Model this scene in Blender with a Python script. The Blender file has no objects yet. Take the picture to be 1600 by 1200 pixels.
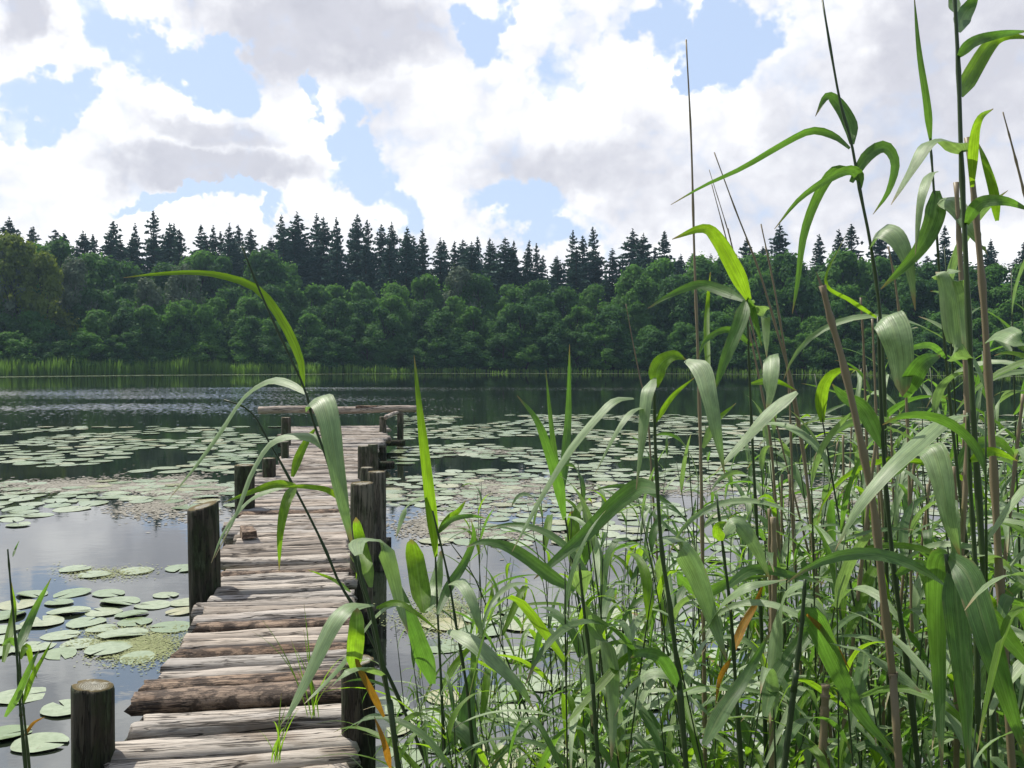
import bpy, math, random
from mathutils import Vector, Matrix, noise
R = math.radians
rnd = random.Random(7)
SC = bpy.context.scene
COL = SC.collection

# ------------------------------------------------------------------ camera
EYE = 1.65; F = 1450.0; PITCH = math.atan(37/1450.0)
cam_d = bpy.data.cameras.new('camera'); cam = bpy.data.objects.new('camera', cam_d); COL.objects.link(cam)
cam.location = (0, 0, EYE); cam.rotation_euler = (R(90)-PITCH, 0, 0)
cam_d.lens = 36*F/1600; cam_d.sensor_width = 36; cam_d.clip_end = 3000; cam_d.clip_start = 0.05
SC.camera = cam
SC.view_settings.view_transform = 'Standard'; SC.view_settings.look = 'None'
SC.view_settings.gamma = 1; SC.view_settings.use_curve_mapping = False
SC.view_settings.exposure = 0.15
SC.cycles.max_bounces = 6; SC.cycles.transparent_max_bounces = 6; SC.cycles.volume_bounces = 0
SC.cycles.diffuse_bounces = 3; SC.cycles.glossy_bounces = 3; SC.cycles.transmission_bounces = 3
SC.cycles.caustics_reflective = False; SC.cycles.caustics_refractive = False
SC.cycles.sample_clamp_indirect = 4

def ray(px, py):                                   # direction with forward component 1 (1600x1200 grid)
    u = (px-800)/F; v = (600-py)/F
    cp, sp = math.cos(PITCH), math.sin(PITCH)
    return Vector((u, cp+v*sp, -sp+v*cp))
def P(px, py, d):                                  # a world point at distance d
    return Vector((0, 0, EYE)) + ray(px, py)*d
def on(px, py, z=0.0):                             # where the line of sight meets height z
    r = ray(px, py); t = (z-EYE)/r.z
    return Vector((0, 0, EYE)) + r*t
def azel(px, py):
    r = ray(px, py).normalized()
    return math.atan2(r.x, r.y), math.asin(r.z)

# ------------------------------------------------------------------ node helpers
class NT:
    def __init__(s, tree): s.t = tree; s.n = tree.nodes; s.l = tree.links
    def new(s, typ, **kw):
        n = s.n.new(typ)
        for k, v in kw.items():
            setattr(n, k, v)
        return n
    def put(s, sock, v):
        if isinstance(v, bpy.types.NodeSocket): s.l.new(v, sock)
        elif v is not None: sock.default_value = v
    def math(s, op, a, b=None, c=None, clamp=False):
        n = s.new('ShaderNodeMath', operation=op, use_clamp=clamp)
        s.put(n.inputs[0], a); s.put(n.inputs[1], b); s.put(n.inputs[2], c)
        return n.outputs[0]
    def vmath(s, op, a, b=None):
        n = s.new('ShaderNodeVectorMath', operation=op)
        s.put(n.inputs[0], a); s.put(n.inputs[1], b)
        return n.outputs['Value'] if op in ('LENGTH', 'DISTANCE', 'DOT_PRODUCT') else n.outputs[0]
    def mapr(s, v, a, b, c=0.0, d=1.0, smooth=True):
        n = s.new('ShaderNodeMapRange', interpolation_type='SMOOTHSTEP' if smooth else 'LINEAR')
        s.put(n.inputs[0], v); s.put(n.inputs[1], a); s.put(n.inputs[2], b); s.put(n.inputs[3], c); s.put(n.inputs[4], d)
        return n.outputs[0]
    def noise(s, vec, scale, detail=4, rough=.55, dist=0.0):
        n = s.new('ShaderNodeTexNoise'); s.put(n.inputs['Vector'], vec)
        n.inputs['Scale'].default_value = scale; n.inputs['Detail'].default_value = detail
        n.inputs['Roughness'].default_value = rough; n.inputs['Distortion'].default_value = dist
        return n
    def mix(s, f, a, b, blend='MIX'):
        n = s.new('ShaderNodeMix', data_type='RGBA', blend_type=blend)
        s.put(n.inputs[0], f); s.put(n.inputs[6], a); s.put(n.inputs[7], b)
        return n.outputs[2]
    def ramp(s, f, stops):
        n = s.new('ShaderNodeValToRGB'); s.put(n.inputs[0], f)
        e = n.color_ramp.elements
        while len(e) < len(stops): e.new(0.5)
        for k, (p, c) in enumerate(stops):
            e[k].position = p; e[k].color = (c[0], c[1], c[2], 1)
        return n.outputs[0]
    def bump(s, h, strength, dist):
        n = s.new('ShaderNodeBump'); s.put(n.inputs['Strength'], strength); s.put(n.inputs['Distance'], dist)
        s.put(n.inputs['Height'], h); return n.outputs[0]

def C4(r, g, b): return (r, g, b, 1)
def new_mat(name):
    m = bpy.data.materials.new(name); m.use_nodes = True
    t = NT(m.node_tree); t.n.clear()
    out = t.new('ShaderNodeOutputMaterial')
    return m, t, out
def principled(t, color, rough=.7, spec=.5, normal=None, ior=None):
    b = t.new('ShaderNodeBsdfPrincipled')
    t.put(b.inputs['Base Color'], color); t.put(b.inputs['Roughness'], rough)
    t.put(b.inputs['Specular IOR Level'], spec)
    if normal is not None: t.put(b.inputs['Normal'], normal)
    if ior: b.inputs['IOR'].default_value = ior
    return b

# ------------------------------------------------------------------ sky
SUN_AZ, SUN_EL = -52.0, 57.0                       # degrees: azimuth from forward (+Y) towards +X
w = bpy.data.worlds.new('World'); SC.world = w; w.use_nodes = True
t = NT(w.node_tree); t.n.clear()
out = t.new('ShaderNodeOutputWorld'); bg = t.new('ShaderNodeBackground'); bg.inputs[1].default_value = 0.1
t.l.new(bg.outputs[0], out.inputs[0])
sky = t.new('ShaderNodeTexSky', sky_type='NISHITA', sun_disc=False)
sky.sun_elevation = R(SUN_EL); sky.sun_rotation = R(SUN_AZ)
sky.air_density = 1.0; sky.dust_density = 1.0; sky.ozone_density = 1.2
tc = t.new('ShaderNodeTexCoord'); dirv = tc.outputs['Generated']
sep = t.new('ShaderNodeSeparateXYZ'); t.l.new(dirv, sep.inputs[0])
az = t.math('ARCTAN2', sep.outputs[0], sep.outputs[1]); el = t.math('ARCSINE', sep.outputs[2])
comb = t.new('ShaderNodeCombineXYZ'); t.l.new(az, comb.inputs[0]); t.l.new(el, comb.inputs[1])
n1 = t.noise(dirv, 9, 5, .6)
n2 = t.noise(dirv, 4.5, 3, .5)
off = t.vmath('SUBTRACT', n1.outputs['Color'], (0.5, 0.5, 0.5))
off = t.vmath('MULTIPLY', off, (0.24, 0.20, 0.0))
off2 = t.vmath('MULTIPLY', t.vmath('SUBTRACT', n2.outputs['Color'], (0.5, 0.5, 0.5)), (0.08, 0.05, 0.0))
q = t.vmath('ADD', t.vmath('ADD', comb.outputs[0], off), off2)
qs = t.vmath('ADD', comb.outputs[0], t.vmath('MULTIPLY', off, (0.8, 0.7, 0)))
def blob(px, py, rx, ry, vec, edge0=1.3, edge1=0.5):
    a, e = azel(px, py)
    k = t.vmath('MULTIPLY', t.vmath('SUBTRACT', vec, (a, e, 0)), (F/rx, F/ry, 0))
    return t.mapr(t.vmath('LENGTH', k), edge0, edge1)
GAPS = [(205, 55, 75, 40, 1), (300, 90, 60, 35, 1), (130, 20, 45, 40, .7), (95, 140, 38, 34, .9), (30, 150, 34, 20, .6),
        (455, 158, 22, 25, .8), (530, 235, 40, 30, .9), (590, 290, 70, 45, 1), (650, 330, 60, 40, 1), (280, 328, 110, 16, .9), (560, 245, 60, 30, .8),
        (750, 45, 45, 40, 1), (1150, 60, 55, 60, 1), (1100, 100, 35, 30, 1), (1060, 25, 50, 35, .8), (860, 335, 95, 40, 1), (860, 385, 70, 35, .9),
        (890, 90, 60, 30, .45)]
gap = None
for px, py, rx, ry, s in GAPS:
    b = t.math('MULTIPLY', blob(px, py, rx*1.12, ry*1.12, q), s)
    gap = b if gap is None else t.math('MAXIMUM', gap, b)
GREYS = [(500, 50, 190, 85, 1), (600, 90, 70, 50, .7), (335, 275, 155, 36, 1), (330, 210, 80, 24, .8), (585, 185, 60, 55, .45), (10, 20, 40, 50, .9),
         (900, 262, 150, 50, .75), (1000, 235, 70, 50, .5), (1300, 250, 160, 90, .55), (1500, 80, 170, 130, .85), (1540, 20, 120, 110, .7), (1230, 330, 200, 60, .5),
         (1100, 300, 120, 60, .45), (1350, 350, 150, 40, .4), (700, 190, 80, 40, .2), (1450, 250, 150, 90, .6), (1560, 260, 80, 60, .5), (560, 330, 60, 20, .15)]
grey = None
for px, py, rx, ry, s in GREYS:
    b = t.math('MULTIPLY', blob(px, py, rx*1.1, ry*1.1, qs, 1.3, 0.45), s)
    grey = b if grey is None else t.math('MAXIMUM', grey, b)
# away from the view: broken cloud made of noise alone
n3 = t.noise(t.vmath('MULTIPLY', dirv, (1, 1, 2.2)), 2.6, 4, .6)
outside = t.math('MAXIMUM', t.mapr(t.math('ABSOLUTE', az), .55, .7), t.mapr(el, .42, .56))
puff = t.noise(dirv, 17, 5, .62)
vor = t.new('ShaderNodeTexVoronoi', feature='F1', normalize=True); vor.inputs['Scale'].default_value = 13; vor.inputs['Detail'].default_value = 2.0
vor.inputs['Roughness'].default_value = .6; vor.inputs['Lacunarity'].default_value = 2.2
t.put(vor.inputs['Vector'], t.vmath('ADD', t.vmath('MULTIPLY', dirv, (1, 1, 1.25)), t.vmath('MULTIPLY', n1.outputs['Color'], (.06, .06, .06))))
bil = t.mapr(vor.outputs['Distance'], .08, .42, 0, 1, False)
gap = t.mapr(t.math('ADD', gap, t.math('ADD', t.math('MULTIPLY', t.math('SUBTRACT', bil, .42), .9), t.math('MULTIPLY', t.math('SUBTRACT', puff.outputs[0], .5), .7))), .28, .94)
gap = t.math('MAXIMUM', gap, t.math('MULTIPLY', outside, t.mapr(n3.outputs[0], .60, .50)))
grey = t.math('MAXIMUM', grey, t.math('MULTIPLY', outside, t.mapr(n3.outputs[0], .52, .62, 0, .8)))
fine = t.noise(dirv, 22, 4, .65)
grey = t.math('ADD', t.math('ADD', grey, t.math('MULTIPLY', t.math('SUBTRACT', bil, .42), .55)), t.math('MULTIPLY', t.math('SUBTRACT', fine.outputs[0], .5), .8))
grey = t.math('ADD', grey, t.math('MULTIPLY', t.math('SUBTRACT', n1.outputs[0], .5), .5), clamp=True)
cloud = t.mix(grey, C4(11.8, 11.8, 11.9), C4(5.6, 5.65, 6.35))
cloud = t.mix(t.math('ADD', t.mapr(bil, .15, .8, 0, .35), t.mapr(puff.outputs[0], .45, .7, 0, .25)), cloud, C4(7.6, 7.6, 8.2))
cloud = t.mix(outside, cloud, t.mix(grey, C4(9, 8.9, 8.8), C4(4.6, 4.6, 5.1)))
skyc = t.mix(t.math('SUBTRACT', .75, t.math('MULTIPLY', outside, .55)), t.mix(1.0, sky.outputs[0], C4(1.6, 1.35, 1.2), 'MULTIPLY'), C4(5.6, 7.1, 9.8))
final = t.mix(gap, cloud, skyc)
t.l.new(final, bg.inputs[0])

sun_d = bpy.data.lights.new('sun', 'SUN'); sun = bpy.data.objects.new('sun', sun_d); COL.objects.link(sun)
sun_d.energy = 4.8; sun_d.angle = R(0.6); sun_d.color = (1, .95, .86)
sd = Vector((math.sin(R(SUN_AZ))*math.cos(R(SUN_EL)), math.cos(R(SUN_AZ))*math.cos(R(SUN_EL)), math.sin(R(SUN_EL))))
sun.rotation_euler = sd.to_track_quat('Z', 'Y').to_euler()

# ------------------------------------------------------------------ object helpers
def mesh(name, vs, fs, mats, uvs=None, smooth=True, mi=None):
    me = bpy.data.meshes.new(name); me.from_pydata([tuple(v) for v in vs], [], fs)
    for m in (mats if isinstance(mats, (list, tuple)) else [mats]): me.materials.append(m)
    if uvs is not None:
        ul = me.uv_layers.new(name='UVMap')
        ul.data.foreach_set('uv', [c for f in me.loops for c in uvs[f.vertex_index]])
    if smooth: me.polygons.foreach_set('use_smooth', [True]*len(me.polygons))
    if mi: me.polygons.foreach_set('material_index', mi)
    me.update(); return me
def obj(name, me, parent=None, loc=None, rot=None, scale=None):
    o = bpy.data.objects.new(name, me); COL.objects.link(o)
    if loc is not None: o.location = loc
    if rot is not None: o.rotation_euler = rot
    if scale is not None: o.scale = scale
    if parent is not None: o.parent = parent
    return o
def tag(o, label=None, cat=None, group=None, kind=None):
    if label: o['label'] = label
    if cat: o['category'] = cat
    if group: o['group'] = group
    if kind: o['kind'] = kind
    return o
KIDS = {}
def dup(root, label=None, group=None):
    r = root.copy(); COL.objects.link(r)
    for ch in KIDS.get(root.name, []):
        c = ch.copy(); COL.objects.link(c); c.parent = r
    if label: r['label'] = label
    if group: r['group'] = group
    return r
ORD = ['', 'first', 'second', 'third', 'fourth', 'fifth', 'sixth', 'seventh', 'eighth', 'ninth', 'tenth', 'eleventh', 'twelfth',
       'thirteenth', 'fourteenth', 'fifteenth', 'sixteenth', 'seventeenth', 'eighteenth', 'nineteenth']
TENS = {20: ('twenty', 'twentieth'), 30: ('thirty', 'thirtieth'), 40: ('forty', 'fortieth'), 50: ('fifty', 'fiftieth'),
        60: ('sixty', 'sixtieth'), 70: ('seventy', 'seventieth'), 80: ('eighty', 'eightieth'), 90: ('ninety', 'ninetieth')}
def ordinal(n):
    if n < 20: return ORD[n]
    if n > 99: return 'hundred and ' + ordinal(n-100) if n > 100 else 'hundredth'
    a, b = TENS[n//10*10]
    return b if n % 10 == 0 else a + '-' + ORD[n % 10]

# ------------------------------------------------------------------ terrain and water
LA, LB, LY = 68.0, 59.0, 60.0
def shore_s(x, y):
    e = math.hypot(x/LA, (y-LY)/LB)
    wob = noise.noise(Vector((x*.05, y*.05, 3)))*2.0*min(1, max(0, (y-10)/30))
    return (e-1)*60 + wob
def ground_h(x, y):
    s = shore_s(x, y)
    if s < 0: return max(-1.4, s*.35)
    far = min(1, max(0, (y-20)/40))
    h = min(s, 3)*.10 + max(0, min(s, 60)-3)*(.13*far+.02)
    return h + noise.noise(Vector((x*.08, y*.08, 0)))*.25*min(1, s/4)
def shore_point(px):                                # the far shoreline seen at this bearing
    r = ray(px, 563); lo, hi = 60.0, 160.0
    for _ in range(30):
        m = (lo+hi)/2
        if shore_s(r.x*m, r.y*m) < 0: lo = m
        else: hi = m
    return r, (lo+hi)/2

def ground_mat():
    m, t, out = new_mat('ground')
    g = t.new('ShaderNodeNewGeometry')
    n = t.noise(g.outputs['Position'], 1.3, 6, .6); n_b = t.noise(g.outputs['Position'], 14, 4, .6)
    c = t.ramp(n.outputs[0], [(.3, (.03, .045, .012)), (.55, (.05, .075, .02)), (.75, (.075, .055, .03))])
    c = t.mix(t.mapr(n_b.outputs[0], .4, .7), c, C4(.035, .05, .015))
    b = principled(t, c, .95, .2, t.bump(n_b.outputs[0], .6, .05)); t.l.new(b.outputs[0], out.inputs[0]); return m
# one sheet, finer near the lake
rings = [0.0]
rr = .02
import bisect
es = [i*.05 for i in range(1, 18)] + [.86+i*.01 for i in range(0, 30)] + [1.16+i*.05 for i in range(0, 20)] + [2.3, 2.8, 3.6, 5, 8, 14, 25]
vs = [(0, LY, -1.4)]; fs = []; NA = 160
for e in es:
    for k in range(NA):
        a = 2*math.pi*k/NA; x = math.cos(a)*LA*e; y = LY+math.sin(a)*LB*e
        vs.append((x, y, ground_h(x, y)))
for k in range(NA): fs.append((0, 1+k, 1+(k+1) % NA))
for i in range(len(es)-1):
    for k in range(NA):
        a = 1+i*NA+k; b = 1+i*NA+(k+1) % NA
        fs.append((a, a+NA, b+NA, b))
tag(obj('ground', mesh('ground', vs, fs, ground_mat())), kind='structure')

def water_mat():
    m, t, out = new_mat('lake_water')
    g = t.new('ShaderNodeNewGeometry'); pos = g.outputs['Position']
    s = t.new('ShaderNodeSeparateXYZ'); t.l.new(pos, s.inputs[0]); X, Y = s.outputs[0], s.outputs[1]
    patch = t.noise(t.vmath('MULTIPLY', pos, (.05, .12, 0)), 1, 3, .5).outputs[0]
    # the breeze ruffles a band in the middle of the lake, most on the left
    band = t.math('MULTIPLY', t.mapr(Y, 18, 30), t.mapr(Y, 60, 55))
    side = t.mapr(X, 8, -14, .10, 1.0)
    ruff = t.math('MULTIPLY', t.math('MULTIPLY', band, side), t.mapr(patch, .3, .62, .35, 1))
    streak = t.math('MULTIPLY', t.math('MULTIPLY', t.mapr(Y, 48, 52), t.mapr(Y, 60, 55)), t.mapr(X, 40, 8, .0, .55))
    ruff = t.math('MAXIMUM', ruff, streak)
    w1 = t.noise(t.vmath('MULTIPLY', pos, (1, 1.6, 0)), 5.5, 3, .5).outputs[0]
    w2 = t.noise(t.vmath('MULTIPLY', pos, (1, 1.5, 0)), 1.1, 2, .5).outputs[0]
    amp = t.math('ADD', t.math('MULTIPLY', ruff, .02), .0035)
    h = t.math('MULTIPLY', w1, amp)
    h = t.math('ADD', h, t.math('MULTIPLY', w2, .008))
    spk = t.noise(t.vmath('MULTIPLY', pos, (8, 2.6, 0)), 1, 3, .6).outputs[0]
    thr = t.math('SUBTRACT', .74, t.math('MULTIPLY', ruff, .265))
    msk = t.mapr(t.math('SUBTRACT', spk, thr), 0, .05)
    tilt = t.new('ShaderNodeCombineXYZ'); t.l.new(t.math('MULTIPLY', msk, -.13), tilt.inputs[1])
    nrm = t.vmath('NORMALIZE', t.vmath('ADD', t.bump(h, 1.0, .16), tilt.outputs[0]))
    n = t.noise(pos, .6, 4, .6).outputs[0]
    col = t.mix(t.mapr(n, .4, .7), C4(.010, .016, .010), C4(.022, .030, .018))
    b = principled(t, col, .03, .5, nrm, 3.0)
    t.l.new(b.outputs[0], out.inputs[0]); return m
vs = []; fs = []
for i in range(2):
    for k in range(NA):
        a = 2*math.pi*k/NA; e = (0.0, 1.08)[i]
        vs.append((math.cos(a)*LA*e, LY+math.sin(a)*LB*e, 0))
vs = [(0, LY, 0)] + vs[NA:]
fs = [(0, 1+k, 1+(k+1) % NA) for k in range(NA)]
tag(obj('lake_water', mesh('lake_water', vs, fs, water_mat(), smooth=False)), kind='structure')

# ------------------------------------------------------------------ foliage materials
def leaf_mat(name, c1, c2, trans, tc_, veins=False, rough=.5, spec=.35, dry=0.0, vary=.35):
    m, t, out = new_mat(name)
    oi = t.new('ShaderNodeObjectInfo'); g = t.new('ShaderNodeNewGeometry')
    ri = g.outputs['Random Per Island']
    f = t.math('ADD', t.math('MULTIPLY', oi.outputs['Random'], .6), t.math('MULTIPLY', ri, .4)) if not veins else oi.outputs['Random']
    col = t.mix(f, C4(*c1), C4(*c2))
    tcol = t.mix(f, C4(*tc_), C4(tc_[0]*.7, tc_[1]*.8, tc_[2]*.8))
    nrm = None
    if veins:
        uv = t.new('ShaderNodeUVMap'); sp = t.new('ShaderNodeSeparateXYZ'); t.l.new(uv.outputs[0], sp.inputs[0])
        U, V = sp.outputs[0], sp.outputs[1]
        ofs = t.math('MULTIPLY', oi.outputs['Random'], 37)
        cv = t.new('ShaderNodeCombineXYZ')
        t.l.new(t.math('ADD', t.math('MULTIPLY', U, 26), ofs), cv.inputs[0]); t.l.new(t.math('MULTIPLY', V, 1.6), cv.inputs[1])
        st = t.noise(cv.outputs[0], 1.0, 2, .5).outputs[0]
        cb = t.new('ShaderNodeCombineXYZ')
        t.l.new(t.math('ADD', t.math('MULTIPLY', U, 2.2), ofs), cb.inputs[0]); t.l.new(t.math('MULTIPLY', V, 9), cb.inputs[1])
        bl = t.noise(cb.outputs[0], 1.0, 4, .6).outputs[0]
        k = t.math('MULTIPLY', t.mapr(st, .3, .7, .72, 1.18), t.mapr(bl, .3, .7, .8, 1.15))
        col = t.mix(1.0, col, k, 'MULTIPLY'); tcol = t.mix(1.0, tcol, k, 'MULTIPLY')
        rib = t.mapr(t.math('ABSOLUTE', t.math('SUBTRACT', U, .5)), .06, .015)
        col = t.mix(t.math('MULTIPLY', rib, .35), col, C4(.30, .38, .16))
        tip = t.math('MULTIPLY', t.mapr(t.math('ADD', V, t.math('MULTIPLY', bl, .25)), 1.0, 1.12), .9)
        edge = t.math('MULTIPLY', t.mapr(t.math('ABSOLUTE', t.math('SUBTRACT', U, .5)), .38, .5), t.mapr(bl, .5, .75))
        tip = t.math('MAXIMUM', tip, t.math('MULTIPLY', edge, .7))
        col = t.mix(tip, col, C4(.36, .27, .14)); tcol = t.mix(tip, tcol, C4(.25, .16, .05))
        nrm = t.bump(st, .35, .002)
    b = principled(t, col, rough, spec, nrm)
    tr = t.new('ShaderNodeBsdfTranslucent'); t.put(tr.inputs[0], tcol)
    if nrm is not None: t.put(tr.inputs[1], nrm)
    mx = t.new('ShaderNodeMixShader'); mx.inputs[0].default_value = trans
    t.l.new(b.outputs[0], mx.inputs[1]); t.l.new(tr.outputs[0], mx.inputs[2]); t.l.new(mx.outputs[0], out.inputs[0])
    return m
M = {}
M['spruce'] = leaf_mat('hazy_spruce_needles', (.022, .062, .052), (.038, .088, .070), .15, (.05, .11, .05), rough=.7, spec=.2)  # blue of the distance haze is partly mixed into the needle colour
M['broad'] = leaf_mat('broad_leaves', (.050, .140, .030), (.105, .210, .045), .38, (.16, .36, .04), rough=.7, spec=.12)
M['yellow'] = leaf_mat('yellow_green_leaves', (.12, .18, .025), (.14, .19, .03), .4, (.26, .32, .03), rough=.7, spec=.12)
M['silver'] = leaf_mat('silvery_leaves', (.12, .16, .10), (.14, .18, .11), .25, (.10, .16, .05), rough=.7, spec=.15)
M['dark'] = leaf_mat('dark_leaves', (.030, .095, .028), (.066, .145, .036), .34, (.10, .24, .03), rough=.7, spec=.12)
M['far_reed'] = leaf_mat('far_reed_blades', (.15, .27, .04), (.20, .32, .06), .4, (.22, .38, .04), rough=.5, spec=.3)
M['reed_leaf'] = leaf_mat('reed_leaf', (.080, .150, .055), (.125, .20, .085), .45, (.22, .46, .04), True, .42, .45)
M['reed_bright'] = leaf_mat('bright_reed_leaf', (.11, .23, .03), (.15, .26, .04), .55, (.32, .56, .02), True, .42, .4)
M['reed_pale'] = leaf_mat('sheen_pale_reed_leaf', (.24, .345, .165), (.32, .42, .23), .38, (.32, .52, .10), True, .42, .55)  # sky sheen on the waxy upper sides is put into this paler colour
M['reed_dry'] = leaf_mat('dry_reed_leaf', (.34, .25, .13), (.42, .32, .18), .3, (.45, .28, .08), True, .6, .2)
M['reed_orange'] = leaf_mat('withered_orange_leaf', (.42, .22, .04), (.36, .22, .05), .4, (.5, .24, .02), True, .6, .2)

def bark_mat(name, c1, c2, sc=1):
    m, t, out = new_mat(name)
    tcn = t.new('ShaderNodeTexCoord'); v = t.vmath('MULTIPLY', tcn.outputs['Object'], (sc, sc, sc*.25))
    n = t.noise(v, 6, 5, .6).outputs[0]
    b = principled(t, t.mix(t.mapr(n, .35, .65), C4(*c1), C4(*c2)), .9, .2, t.bump(n, .5, .03/sc)); t.l.new(b.outputs[0], out.inputs[0]); return m
M['bark'] = bark_mat('bark', (.035, .03, .022), (.08, .065, .05))
M['birch'] = bark_mat('pale_bark', (.25, .23, .2), (.10, .09, .08))
def stalk_mat(name, c1, c2, spec=.4):
    m, t, out = new_mat(name)
    oi = t.new('ShaderNodeObjectInfo'); tcn = t.new('ShaderNodeTexCoord')
    n = t.noise(t.vmath('MULTIPLY', tcn.outputs['Object'], (40, 40, 5)), 1, 4, .6).outputs[0]
    f = t.math('ADD', t.math('MULTIPLY', oi.outputs['Random'], .5), t.math('MULTIPLY', n, .6), clamp=True)
    b = principled(t, t.mix(f, C4(*c1), C4(*c2)), .45, spec); t.l.new(b.outputs[0], out.inputs[0]); return m
M['stem'] = stalk_mat('reed_stem', (.018, .034, .012), (.05, .085, .025))
M['stalk'] = stalk_mat('dead_stalk', (.145, .11, .06), (.265, .215, .13))

# ------------------------------------------------------------------ trees
def tube(path, radii, sides=6, cap=True):
    vs = []; fs = []
    n = len(path)
    for i, p in enumerate(path):
        tg = (path[min(i+1, n-1)] - path[max(i-1, 0)]).normalized()
        a = tg.orthogonal().normalized() if abs(tg.z) > .99 or True else None
        ref = Vector((1, 0, 0)) if abs(tg.x) < .8 else Vector((0, 1, 0))
        a = tg.cross(ref).normalized(); b = tg.cross(a)
        for k in range(sides):
            th = 2*math.pi*k/sides
            vs.append(p + (a*math.cos(th)+b*math.sin(th))*radii[i])
    for i in range(n-1):
        for k in range(sides):
            a0 = i*sides+k; b0 = i*sides+(k+1) % sides
            fs.append((a0, b0, b0+sides, a0+sides))
    if cap: fs.append(tuple(range(sides))[::-1]); fs.append(tuple(range((n-1)*sides, n*sides)))
    return vs, fs
def merge(parts):
    V = []; Fc = []
    for v, f in parts:
        o = len(V); V += list(v); Fc += [tuple(i+o for i in q_) for q_ in f]
    return V, Fc
def leaf_quads(out_v, out_f, c, nrm, s, r, asp=.6):
    a = nrm.orthogonal().normalized(); b = nrm.cross(a)
    th = r.random()*6.283; u = a*math.cos(th)+b*math.sin(th); v = nrm.cross(u)
    o = len(out_v)
    out_v += [c-u*s, c-v*s*asp, c+u*s, c+v*s*asp]; out_f.append((o, o+1, o+2, o+3))
def broad_tree(seed, H, W, nclump, nleaf, ls, mat, barkm, low=.12):
    r = random.Random(seed)
    V = []; Fc = []; limbs = []
    clumps = []
    for i in range(nclump):
        z = low + (1-low)*((i+r.random())/nclump)
        tt = (z-low)/(1-low)
        prof = min(1, (.55+1.6*tt))*(1-tt**2.2)**.8*.95+.05
        a = r.random()*6.283; rad = W*.5*prof*(.35+.65*r.random()**.5)
        cr = W*.5*(.17+.2*r.random())*(1-.3*tt)
        clumps.append((Vector((math.cos(a)*rad, math.sin(a)*rad, min(H-cr*1.05, z*H))), cr))
    for c, cr in clumps:
        m = int(nleaf/nclump)
        for _ in range(m):
            d = Vector((r.gauss(0, 1), r.gauss(0, 1), r.gauss(0, .85)+.25)).normalized()
            p = c + d*cr*(.5+.7*r.random()+(r.random()*.6 if r.random() < .14 else 0))*Vector((1, 1, .75)).length/1.6
            nn = (d + Vector((r.gauss(0, .5), r.gauss(0, .5), r.gauss(0, .5)+.3))).normalized()
            leaf_quads(V, Fc, p, nn, ls*(.6+.8*r.random()), r)
    crown = mesh('crown', V, Fc, mat, smooth=False)
    path = [Vector((r.gauss(0, .1)*k, r.gauss(0, .1)*k, H*.85*k/5-.3)) for k in range(6)]
    parts = [tube(path, [H*.016*(1-k*.17)+.02 for k in range(6)], 7)]
    for c, cr in clumps[::2]:
        base = path[min(4, max(1, int(c.z/H*4.5)))]
        mid = (base+c)/2 + Vector((0, 0, -.2))
        parts.append(tube([base, mid, c], [H*.006, H*.004, H*.002], 4))
    v, f = merge(parts); trunk = mesh('trunk', v, f, barkm)
    return crown, trunk
def spruce_tree(seed, H, W, mat, barkm, nb=30, sparse=1.0):
    r = random.Random(seed); V = []; Fc = []
    z = H*.10
    tier = 0
    while z < H*.985:
        tt = z/H
        L = W*.5*(1-tt)**.84*(.7+.5*r.random())*(1.0 if tt > .15 else .8)
        nbr = max(4, int(8*(1-tt*.5)*sparse))
        for k in range(nbr):
            a = 2*math.pi*(k+r.random()*.8)/nbr; l = L*(.65+.45*r.random())
            d = Vector((math.cos(a), math.sin(a), 0)); side = Vector((-d.y, d.x, 0))
            zz = z + r.uniform(-.3, .3)
            ns = max(2, int(l/.42))
            for j in range(ns):
                s = (j+.5)/ns
                droop = -.42*l*s + .25*l*s*s
                if tt > .8: droop = .35*l*s
                c = d*l*s + Vector((0, 0, zz+droop))
                wd = (.34+.26*(1-s))*min(1, l/1.2)+.05
                for sg in (-1, 1, 0):
                    cc = c + side*sg*wd*.55 + Vector((0, 0, r.uniform(-.12, .02)))
                    nn = Vector((r.gauss(0, .45), r.gauss(0, .45), 1)).normalized()
                    if sg == 0: nn = (side + Vector((0, 0, r.gauss(0, .3)))).normalized()
                    leaf_quads(V, Fc, cc, nn, (.30+.18*r.random())*min(1, .4+l/2), r, .5)
        z += .36*(.6+.8*r.random()); tier += 1
    for k in range(5): leaf_quads(V, Fc, Vector((0, 0, H-.08*k*H*.1)), Vector((math.cos(k), math.sin(k), 0)), .25, r, .3)
    crown = mesh('crown', V, Fc, mat, smooth=False)
    v, f = tube([Vector((0, 0, -.3)), Vector((0, 0, H*.5)), Vector((0, 0, H))], [H*.013, H*.008, .02], 6)
    trunk = mesh('trunk', v, f, barkm)
    return crown, trunk
BT = [broad_tree(10+i, 9, 6.0+.4*i, 36+3*i, 10000, .19, M['broad'], M['bark']) for i in range(4)]
BD = [broad_tree(30+i, 9, 6.4+.3*i, 38, 10000, .19, M['dark'], M['bark']) for i in range(3)]
BY = [broad_tree(50, 12, 8, 44, 10000, .21, M['yellow'], M['bark'])]
BS = [broad_tree(60+i, 9, 5.6, 34, 6500, .17, M['silver'], M['birch'], .25) for i in range(2)]
SP = [spruce_tree(70+i, 20, (11.5, 13.5, 12, 10, 12.5, 14, 9.5)[i], M['spruce'], M['bark'], sparse=(1, 1.2, .8, 1.1, .65, 1.1, 1)[i]) for i in range(7)]
TREES = []
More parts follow.
